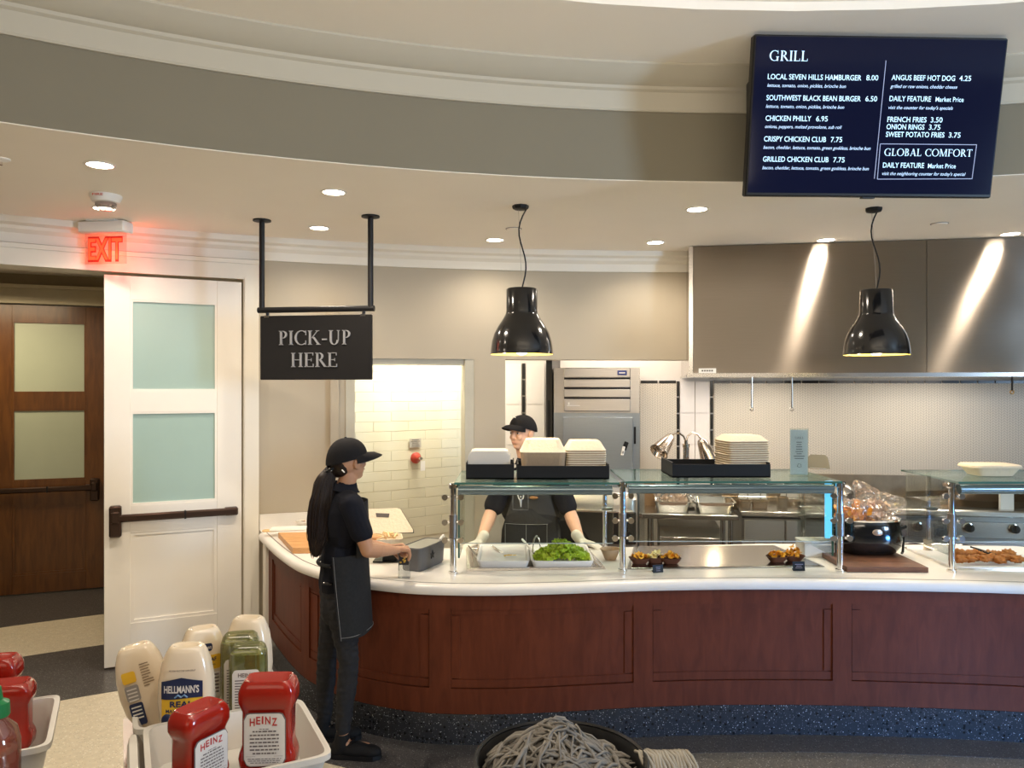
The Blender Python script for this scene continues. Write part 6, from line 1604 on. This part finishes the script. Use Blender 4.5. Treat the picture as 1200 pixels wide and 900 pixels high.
M_stitch = mat('pale stitching', (.22, .22, .22), .7)

# ---------- the woman ----------
wroot = thing('person', 'woman in black cap, polo and charcoal apron with long ponytail, standing before the counter', 'person', (-.92, 4.0, 0))
O = Vector((-.92, 4.0, 0))
def Wp(px, py, d): return P(px, py, d)-O
HF = Vector((math.cos(math.radians(48)), math.sin(math.radians(48)), .10)); HM = fmat(HF)
hc = Wp(410, 541, 3.99)
pb = MB(); sW = .90
LH = head(pb, hc, HM, sW)
pb.capsule(Wp(402, 578, 3.98), Wp(408, 560, 3.98), .052, .046)
# torso, shoulders
pb.ell(Wp(403, 610, 3.99), (.095, .145, .17), (0, 0, .3)); pb.ell(Wp(403, 655, 4.0), (.09, .125, .12), (0, 0, .3)); pb.ell(Wp(397, 698, 4.0), (.088, .130, .10), (0, 0, .3))
shR, elR, wrR = Wp(412, 592, 3.85), Wp(431, 645, 3.83), Wp(462, 645, 4.03)
shL, elL, wrL = Wp(402, 588, 4.13), Wp(428, 640, 4.24), Wp(456, 642, 4.22)
pb.capsule(Wp(402, 584, 3.99), shR, .06, .050); pb.capsule(Wp(402, 584, 3.99), shL, .06, .05)
for a, b, c in ((shR, elR, wrR), (shL, elL, wrL)):
    pb.capsule(a, b, .045, .036); pb.capsule(b, b.lerp(c, .35), .037, .038); pb.capsule(b.lerp(c, .3), c, .038, .023)
hd_ = Wp(480, 640, 4.17)-wrR
hand(pb, wrR+hd_.normalized()*.012, hd_, Vector((.35, .55, -.75)), (1.15, 1.3, .9), -1, .98, .05, .8)
hdl = Wp(474, 641, 4.24)-wrL
hand(pb, wrL, hdl, Vector((.2, -.8, -.5)), (1.0, 1.2, .8), 1, .85, .05, .8)
hipR, knR, anR = Wp(401, 712, 3.925), Wp(409, 777, 3.92), Wp(401, 862, 3.95)
hipL, knL, anL = Wp(394, 712, 4.08), Wp(383, 772, 4.10), Wp(380, 848, 4.14)
for a, b, c in ((hipR, knR, anR), (hipL, knL, anL)):
    pb.capsule(a, b, .075, .045); pb.capsule(b, b.lerp(c, .3), .045, .046); pb.capsule(b.lerp(c, .3), c, .046, .030)
    pb.capsule(c, c+Vector((.02, 0, -.05)), .032, .03); pb.capsule(c+Vector((.0, 0, -.055)), c+Vector((.12, .02, -.07)), .032, .026)
wb = remeshed('body', pb, .0042, M_skinw, wroot, 4)
face_parts(LH, HM, wb, sW, mat('brown lips', (.35, .12, .09), .5), M_hair)
# glasses
gm = M_chrome
gl_ = MB()
for y in (-1, 1):
    gl_.tube([LH(.094, y*.032+.021*math.cos(t), .006+.017*math.sin(t)) for t in [i*2*math.pi/18 for i in range(19)]], .0016, 6)
    gl_.tube([LH(.092, y*.053, .010), LH(.04, y*.078, .010), LH(-.01, y*.084, .008)], .0016, 6)
gl_.tube([LH(.094, -.011, .008), LH(.097, 0, .011), LH(.094, .011, .008)], .0016, 6)
gl_.build('glasses', gm, wb)
capo = cap(wb, hc+HM @ Vector((-.004, 0, .008)), fmat(Vector((math.cos(math.radians(18)), math.sin(math.radians(18)), .05))), 1.02, M_capm)
# hair: nape hair under the cap and a long ponytail of strands
ph = MB()
ph.ell(hc+HM @ Vector((-.052, .010, -.004)), (.048, .058, .070), HM); ph.ell(Wp(396, 552, 3.99), (.045, .055, .035))
pony = [(389, 547, 3.97, .026), (381, 563, 3.95, .048), (377, 590, 3.92, .062), (375, 612, 3.91, .060), (372, 632, 3.90, .048), (370, 648, 3.90, .024)]
pp_ = [Wp(a, b, c) for a, b, c, _ in pony]
for i in range(len(pony)-1): ph.capsule(pp_[i], pp_[i+1], pony[i][3], pony[i+1][3], flat=(Vector((1, 0, 0)), .55))
hair = remeshed('hair', ph, .006, M_hair, wroot, 4)
random.seed(8); mb = MB()
for i in range(190):
    a = random.uniform(0, 6.283); r_ = random.uniform(.75, 1.05); pts = []; wob = random.uniform(-.006, .006); end = random.uniform(.82, 1.08)
    for k in range(12):
        f = k/11*end; g = min(f, .999)*(len(pony)-1); j = int(g); fr2 = g-j; c0 = pp_[j].lerp(pp_[j+1], fr2); rr = pony[j][3]*(1-fr2)+pony[j+1][3]*fr2
        if f > 1: c0 = c0+Vector((0, 0, -(f-1)*.35))
        pts.append(c0+Vector((math.cos(a)*rr*r_+wob*math.sin(k*.8), math.sin(a)*rr*.62*r_, 0)))
    mb.tube(pts, [.0024]*10+[.0016, .0006], 5)
mb.build('hair_strands', M_hair, hair, ang=180)
for q in (Wp(386, 549, 3.93), Wp(401, 551, 3.86)):
    MB().capsule(q, q+Vector((.010, 0, -.010)), .0036, .0036).build('hair_clip', M_white, hair)
MB().tube([Wp(388, 550, 3.945)+Vector((.024*math.cos(t), .024*math.sin(t), .012*math.cos(t))) for t in [i*2*math.pi/16 for i in range(17)]], .006, 8).build('hair_tie', M_black, hair)
# polo shirt
ps = MB()
ps.ell(Wp(403, 610, 3.99), (.108, .158, .18), (0, 0, .3)); ps.ell(Wp(400, 650, 4.0), (.108, .140, .15), (0, 0, .3)); ps.capsule(Wp(399, 650, 4.0), Wp(397, 680, 4.0), .100, .102, flat=(Vector((1, 0, 0)), 1.35))
ps.capsule(Wp(402, 584, 3.99), shR, .066, .060); ps.capsule(Wp(402, 584, 3.99), shL, .066, .06)
ps.capsule(Wp(401, 582, 3.98), Wp(405, 572, 3.98), .066, .058)
for a, b in ((shR, elR), (shL, elL)): ps.capsule(a, a.lerp(b, .60), .060, .058)
shirt = remeshed('polo_shirt', ps, .0055, M_navyshirt, wroot, 3, edit=folds(14, .008, 3, .6))
cl_ = MB(); R = []
for i in range(20):
    a = 2*math.pi*i/20; c0 = Wp(404, 571, 3.98)
    d_ = Vector((math.cos(a+.3), math.sin(a+.3), 0)); b_ = c0+Vector((d_.x*.058, d_.y*.062, -.008*d_.x*1.5)); R.append([b_+d_*.002+Vector((0, 0, .022)), b_+d_*.014+Vector((0, 0, -.010)), b_+d_*.020+Vector((0, 0, -.014)), b_-d_*.004+Vector((0, 0, .0))])
cl_.rings(R+[R[0]], False, False).build('collar', M_navyshirt, shirt, ang=80)
# jeans
pj = MB(); pj.capsule(Wp(397, 685, 4.0), Wp(397, 712, 4.0), .094, .094, flat=(Vector((1, 0, 0)), 1.4))
for a, b, c in ((hipR, knR, anR), (hipL, knL, anL)):
    pj.capsule(a, b, .082, .051); pj.capsule(b, b.lerp(c, .3), .051, .052); pj.capsule(b.lerp(c, .3), b.lerp(c, .90), .052, .038)
jeans = remeshed('jeans', pj, .0055, M_jean, wroot, 3, edit=folds(22, .006, 9, 2.2))
# back pocket + seam
def polyslab(pts, off, nm, m, par):
    n_ = len(pts); off = Vector(off); mb = MB(); mb.add(list(pts)+[p+off for p in pts], [list(range(n_)), list(reversed(range(n_, 2*n_)))]+[[i, (i+1) % n_, n_+(i+1) % n_, n_+i] for i in range(n_)]); return mb.build(nm, m, par, smooth=False)
# apron skirt: curved panel wrapping her front and near side
def skirt(par, cx, cy, rx_, ry_, a0, a1, ztop, zbot, flare, m, th=.005, n_=28, nm='apron', seed=0, slant=0.0):
    mb = MB(); R = []
    for i in range(n_+1):
        a = a0+(a1-a0)*i/n_; col = []
        for sgn in (1, -1):
            rows = range(9) if sgn == 1 else range(8, -1, -1)
            for r in rows:
                f = r/8; k = 1+flare*f+.035*math.sin(a*5+seed)*f; o_ = th if sgn == 1 else 0; aa = a+slant*f*(1-i/n_)
                col.append(Vector((cx+(rx_*k+o_)*math.cos(aa), cy+(ry_*k+o_)*math.sin(aa), ztop+(zbot-ztop)*f)))
        R.append(col)
    mb.rings(R); return mb.build(nm, m, par, ang=60)
cw_ = Wp(402, 655, 4.0)
ap = skirt(wroot, cw_.x-.005, cw_.y, .128, .170, math.radians(-96), math.radians(100), Wp(402, 652, 3.85).z, Wp(402, 748, 3.85).z, .16, M_apron, slant=.30)
bib = skirt(ap, cw_.x+.0, cw_.y, .122, .155, math.radians(-45), math.radians(70), Wp(402, 590, 3.9).z, Wp(402, 656, 3.85).z, .06, M_apron, nm='bib')
def st(a, f, dz=0): # point on the skirt
    a = a+.30*f*max(0, 1-(a-math.radians(-96))/math.radians(196))
    k = 1+.16*f+.035*math.sin(a*5)*f; return Vector((cw_.x-.005+(.128*k+.007)*math.cos(a), cw_.y+(.170*k+.007)*math.sin(a), Wp(402, 652, 3.85).z+(Wp(402, 748, 3.85).z-Wp(402, 652, 3.85).z)*f))
e0 = math.radians(-92)
mb = MB(); mb.tube([st(e0, f/10) for f in range(11)], .0012, 5); mb.tube([st(math.radians(a_), .965) for a_ in range(-92, 96, 8)], .0012, 5); mb.build('stitching', M_stitch, ap)
mb = MB(); mb.tube([cw_+Vector((-.018+.106*math.cos(a_), .150*math.sin(a_), -.004)) for a_ in [math.radians(x) for x in range(-96, -260, -12)]], .010, 8); mb.build('waist_tie', M_apron, ap)
bk = Wp(384, 684, 3.87)
B(Wp(384, 684, 3.845), (.05, .018, .014), rot=(0, .15, 0), bev=.004).build('phone', M_blackgloss, jeans)
# shoes
def shoe(anchor, fwd, par, l=.26):
    f = Vector(fwd).normalized(); a = math.atan2(f.y, f.x); Mz = Matrix.Rotation(a, 3, 'Z'); pr = MB()
    c = Vector((anchor.x, anchor.y, 0))
    def L_(x, y, z): return c+Mz @ Vector((x, y, z))
    pr.ell(L_(-.03, 0, .045), (.055, .037, .045), Mz); pr.ell(L_(.05, 0, .045), (.09, .042, .040), Mz); pr.ell(L_(.125, .003, .036), (.065, .044, .034), Mz); pr.capsule(L_(-.02, 0, .06), L_(-.015, 0, .105), .042, .040)
    up = remeshed('shoe', pr, .005, M_shoe, par, 4)
    for v in up.data.vertices:
        if v.co.z < .012: v.co.z = .012
    sl = MB(); ring = []
    outl = [(-.082, .0), (-.075, .025), (-.04, .038), (.03, .036), (.10, .046), (.155, .040), (.188, .012), (.188, -.012), (.155, -.040), (.10, -.044), (.03, -.036), (-.04, -.038), (-.075, -.025)]
    sl.prism([tuple(L_(x, y, 0))[:2] for x, y in outl], .002, .026); sl.build('sole', M_black, up)
    for i in range(4): MB().tube([L_(.035+i*.020, -.026, .078-i*.008), L_(.035+i*.020, 0, .088-i*.010), L_(.035+i*.020, .026, .078-i*.008)], .003, 6).build('lace', M_shoe, up)
    MB().tube([L_(.03, -.02, .088), L_(.045, -.03, .10), L_(.055, -.01, .092), L_(.045, .02, .10), L_(.03, .01, .088)], .0025, 6).build('lace', M_shoe, up)
    return up
shoe(anR+Vector((.015, 0, 0)), (1, -.08, 0), wroot); shoe(anL+Vector((.01, 0, 0)), (1, .12, 0), wroot)

# ---------- the chef ----------
croot = thing('person', 'man in black cap and grey apron, gloved hands leaning on the counter', 'person', (.13, 5.5, 0))
O2 = Vector((.13, 5.5, 0))
def Cp(px, py, d): return P(px, py, d)-O2
HF2 = Vector((-math.sin(math.radians(42)), -math.cos(math.radians(42)), -.04)); HM2 = fmat(HF2)
hc2 = Cp(611.5, 508, 5.42); sC = 1.0
pc_ = MB(); LC = head(pc_, hc2, HM2, sC, 1.1)
pc_.capsule(Cp(621, 552, 5.46), Cp(614, 525, 5.45), .066, .060)
pc_.ell(Cp(622, 590, 5.48), (.20, .125, .24)); pc_.ell(Cp(622, 640, 5.5), (.175, .125, .20)); pc_.ell(Cp(622, 690, 5.52), (.175, .13, .14))
sL, eL, wL = Cp(593, 562, 5.44), Cp(575.5, 601, 5.36), Cp(563, 634, 5.06)
sR, eR, wR_ = Cp(652, 562, 5.44), Cp(668, 602, 5.36), Cp(680, 633, 5.06)
for a, b, c in ((sL, eL, wL), (sR, eR, wR_)):
    pc_.capsule(Cp(622, 556, 5.46), a, .07, .062); pc_.capsule(a, b, .055, .045); pc_.capsule(b, b.lerp(c, .35), .046, .046); pc_.capsule(b.lerp(c, .3), c, .046, .029)
for x in (604, 641):
    a, b, c = Cp(x, 700, 5.52), Vector((Cp(x, 700, 5.5).x, .03, .48)), Vector((Cp(x, 700, 5.5).x, .05, .10))
    pc_.capsule(a, b, .095, .06); pc_.capsule(b, c, .06, .04); pc_.capsule(c, c+Vector((0, -.12, -.06)), .04, .035)
hL = Cp(545, 641, 4.93)-wL; hR = Cp(697, 639, 4.93)-wR_
hL = Vector((-.115, -.10, -.028)); hR = Vector((.125, -.09, -.028))
hand(pc_, wL, hL, (0, 0, -1), (.10, .2, .15), 1, 1.0, .25); hand(pc_, wR_, hR, (0, 0, -1), (.10, .2, .15), -1, 1.0, .25)
cb = remeshed('body', pc_, .0045, M_skinc, croot, 4)
face_parts(LC, HM2, cb, sC, mat('pink lips', (.50, .22, .17), .5), mat('sandy brow', (.30, .17, .10), .7))
def emb(L, o):
    MB().tube([L(.075, .020, .085), L(.082, .005, .090), L(.083, -.010, .080), L(.074, -.026, .090)], .0035, 6).build('emblem', M_white, o)
CM = fmat(Vector((-math.sin(math.radians(52)), -math.cos(math.radians(52)), .02)))
cap(cb, hc2+HM2 @ Vector((-.004, 0, .026)), CM, 1.02, M_capm, emb, .080)
pg = MB(); hand(pg, wL, hL, (0, 0, -1), (.10, .2, .15), 1, 1.09, .25); pg.capsule(wL, wL-hL.normalized()*.03+Vector((0, 0, .025)), .034, .037); 
glv = remeshed('glove', pg, .0045, mat('white latex glove', (.74, .68, .58), .5, var=.05), croot, 3)
pg = MB(); hand(pg, wR_, hR, (0, 0, -1), (.10, .2, .15), -1, 1.09, .25); pg.capsule(wR_, wR_-hR.normalized()*.03+Vector((0, 0, .025)), .034, .037)
remeshed('glove', pg, .0045, MATS['white latex glove'], croot, 3)
psh = MB()
psh.ell(Cp(622, 590, 5.48), (.215, .140, .25)); psh.ell(Cp(622, 640, 5.5), (.19, .14, .21)); psh.ell(Cp(622, 685, 5.52), (.188, .14, .12))
for a, b in ((sL, eL), (sR, eR)): psh.capsule(Cp(622, 558, 5.46), a, .080, .075); psh.capsule(a, a.lerp(b, .80), .074, .070)
psh.capsule(Cp(621, 556, 5.46), Cp(617, 545, 5.45), .085, .072)
csh = remeshed('work_shirt', psh, .006, M_navyshirt, croot, 3, edit=folds(12, .010, 1, .7))
R = []; c0 = Cp(618, 541, 5.44)
for i in range(22):
    a = 2*math.pi*i/22; d_ = Vector((math.cos(a), math.sin(a), 0)); b_ = c0+d_*.070; R.append([b_+d_*.002+Vector((0, 0, .028)), b_+d_*.018+Vector((0, 0, -.012)), b_+d_*.024+Vector((0, 0, -.016)), b_-d_*.004])
MB().rings(R+[R[0]], False, False).build('collar', M_navyshirt, csh, ang=80)
pt_ = MB(); pt_.ell(Cp(622, 700, 5.52), (.185, .14, .14))
for x in (604, 641):
    a, b, c = Cp(x, 700, 5.52), Vector((Cp(x, 700, 5.5).x, .03, .48)), Vector((Cp(x, 700, 5.5).x, .05, .12)); pt_.capsule(a, b, .102, .07); pt_.capsule(b, c, .07, .055)
remeshed('trousers', pt_, .007, M_jean, croot, 3)
M_apc = mat('grey canvas apron', (.050, .048, .047), .85, var=.2, scale=70, spec=.15)
# apron: bib tapering to skirt on his front
cc = Cp(622, 600, 5.48); mb = MB(); R = []
rows = [(552, .095, .115), (575, .115, .15), (600, .165, .162), (622, .205, .165), (650, .215, .168), (700, .215, .17), (760, .21, .18)]
def apf(x, ry, hw): return -ry*math.sqrt(max(0.05, 1-(x/.26)**2))
for (y, hw, ry) in rows:
    z_ = Cp(622, y, 5.33).z; ring = []
    for k in range(17): x = -hw+2*hw*k/16; ring.append(Vector((cc.x+x, cc.y+apf(x, ry, hw)-.004, z_)))
    for k in range(16, -1, -1): x = -hw+2*hw*k/16; ring.append(Vector((cc.x+x, cc.y+apf(x, ry, hw)+.002, z_)))
    R.append(ring)
apc = mb.rings(R).build('apron', M_apc, croot, ang=60)
def ac(px, y, o=.004):
    X = (px-600)/FP*5.32-O2.x-cc.x; ry = .165
    for (ya, _, ra), (yb, _, rb) in zip(rows[:-1], rows[1:]):
        if ya <= y <= yb: ry = ra+(rb-ra)*(y-ya)/(yb-ya)
    return Vector((cc.x+X, cc.y+apf(X, ry, 0)-.004-o, Cp(622, y, 5.33).z))
M_wst = mat('white stitching', (.45, .44, .43), .7)
def seam(pts, r=.0014, m=M_wst, nm='stitching'): MB().tube(pts, r, 5).build(nm, m, apc)
seam([ac(x, 614) for x in range(592, 643, 5)]); seam([ac(592, y) for y in range(614, 652, 6)]); seam([ac(616.5, y) for y in range(614, 652, 6)]); seam([ac(641, y) for y in range(614, 652, 6)])
seam([ac(601, 578), ac(601, 588), ac(601, 597), ac(619, 597), ac(619, 588), ac(619, 578)])
mb = MB()   # white dancing figure emblem on the bib
mb.tube([ac(610.5, 594, .006), ac(610.3, 589, .006), ac(610, 585, .006)], [.003, .007, .010], 8); mb.tube([ac(606.5, 580, .006), ac(608, 584, .006), ac(610, 586, .006), ac(613, 584, .006), ac(613.5, 580, .006)], .0045, 8); mb.ell(ac(610.3, 582, .006), (.006, .003, .007))
mb.build('emblem', mat('emblem white', (.7, .7, .7), .6), apc)
MB().ell(ac(625.5, 583, .006), (.030, .004, .011)).build('name_badge', mat('wooden badge', (.45, .22, .08), .5), apc)
for s_ in (-1, 1): MB().tube([ac(622+s_*13, 556, .004), Cp(622+s_*12, 548, 5.38), Cp(620+s_*11, 540, 5.42), Cp(619+s_*9, 537, 5.47)], .008, 8).build('strap', M_apc, apc)
for x in (604, 641):
    q = Vector((Cp(x, 700, 5.5).x, .04, 0)); shoe(q, (0, -1, 0), croot)
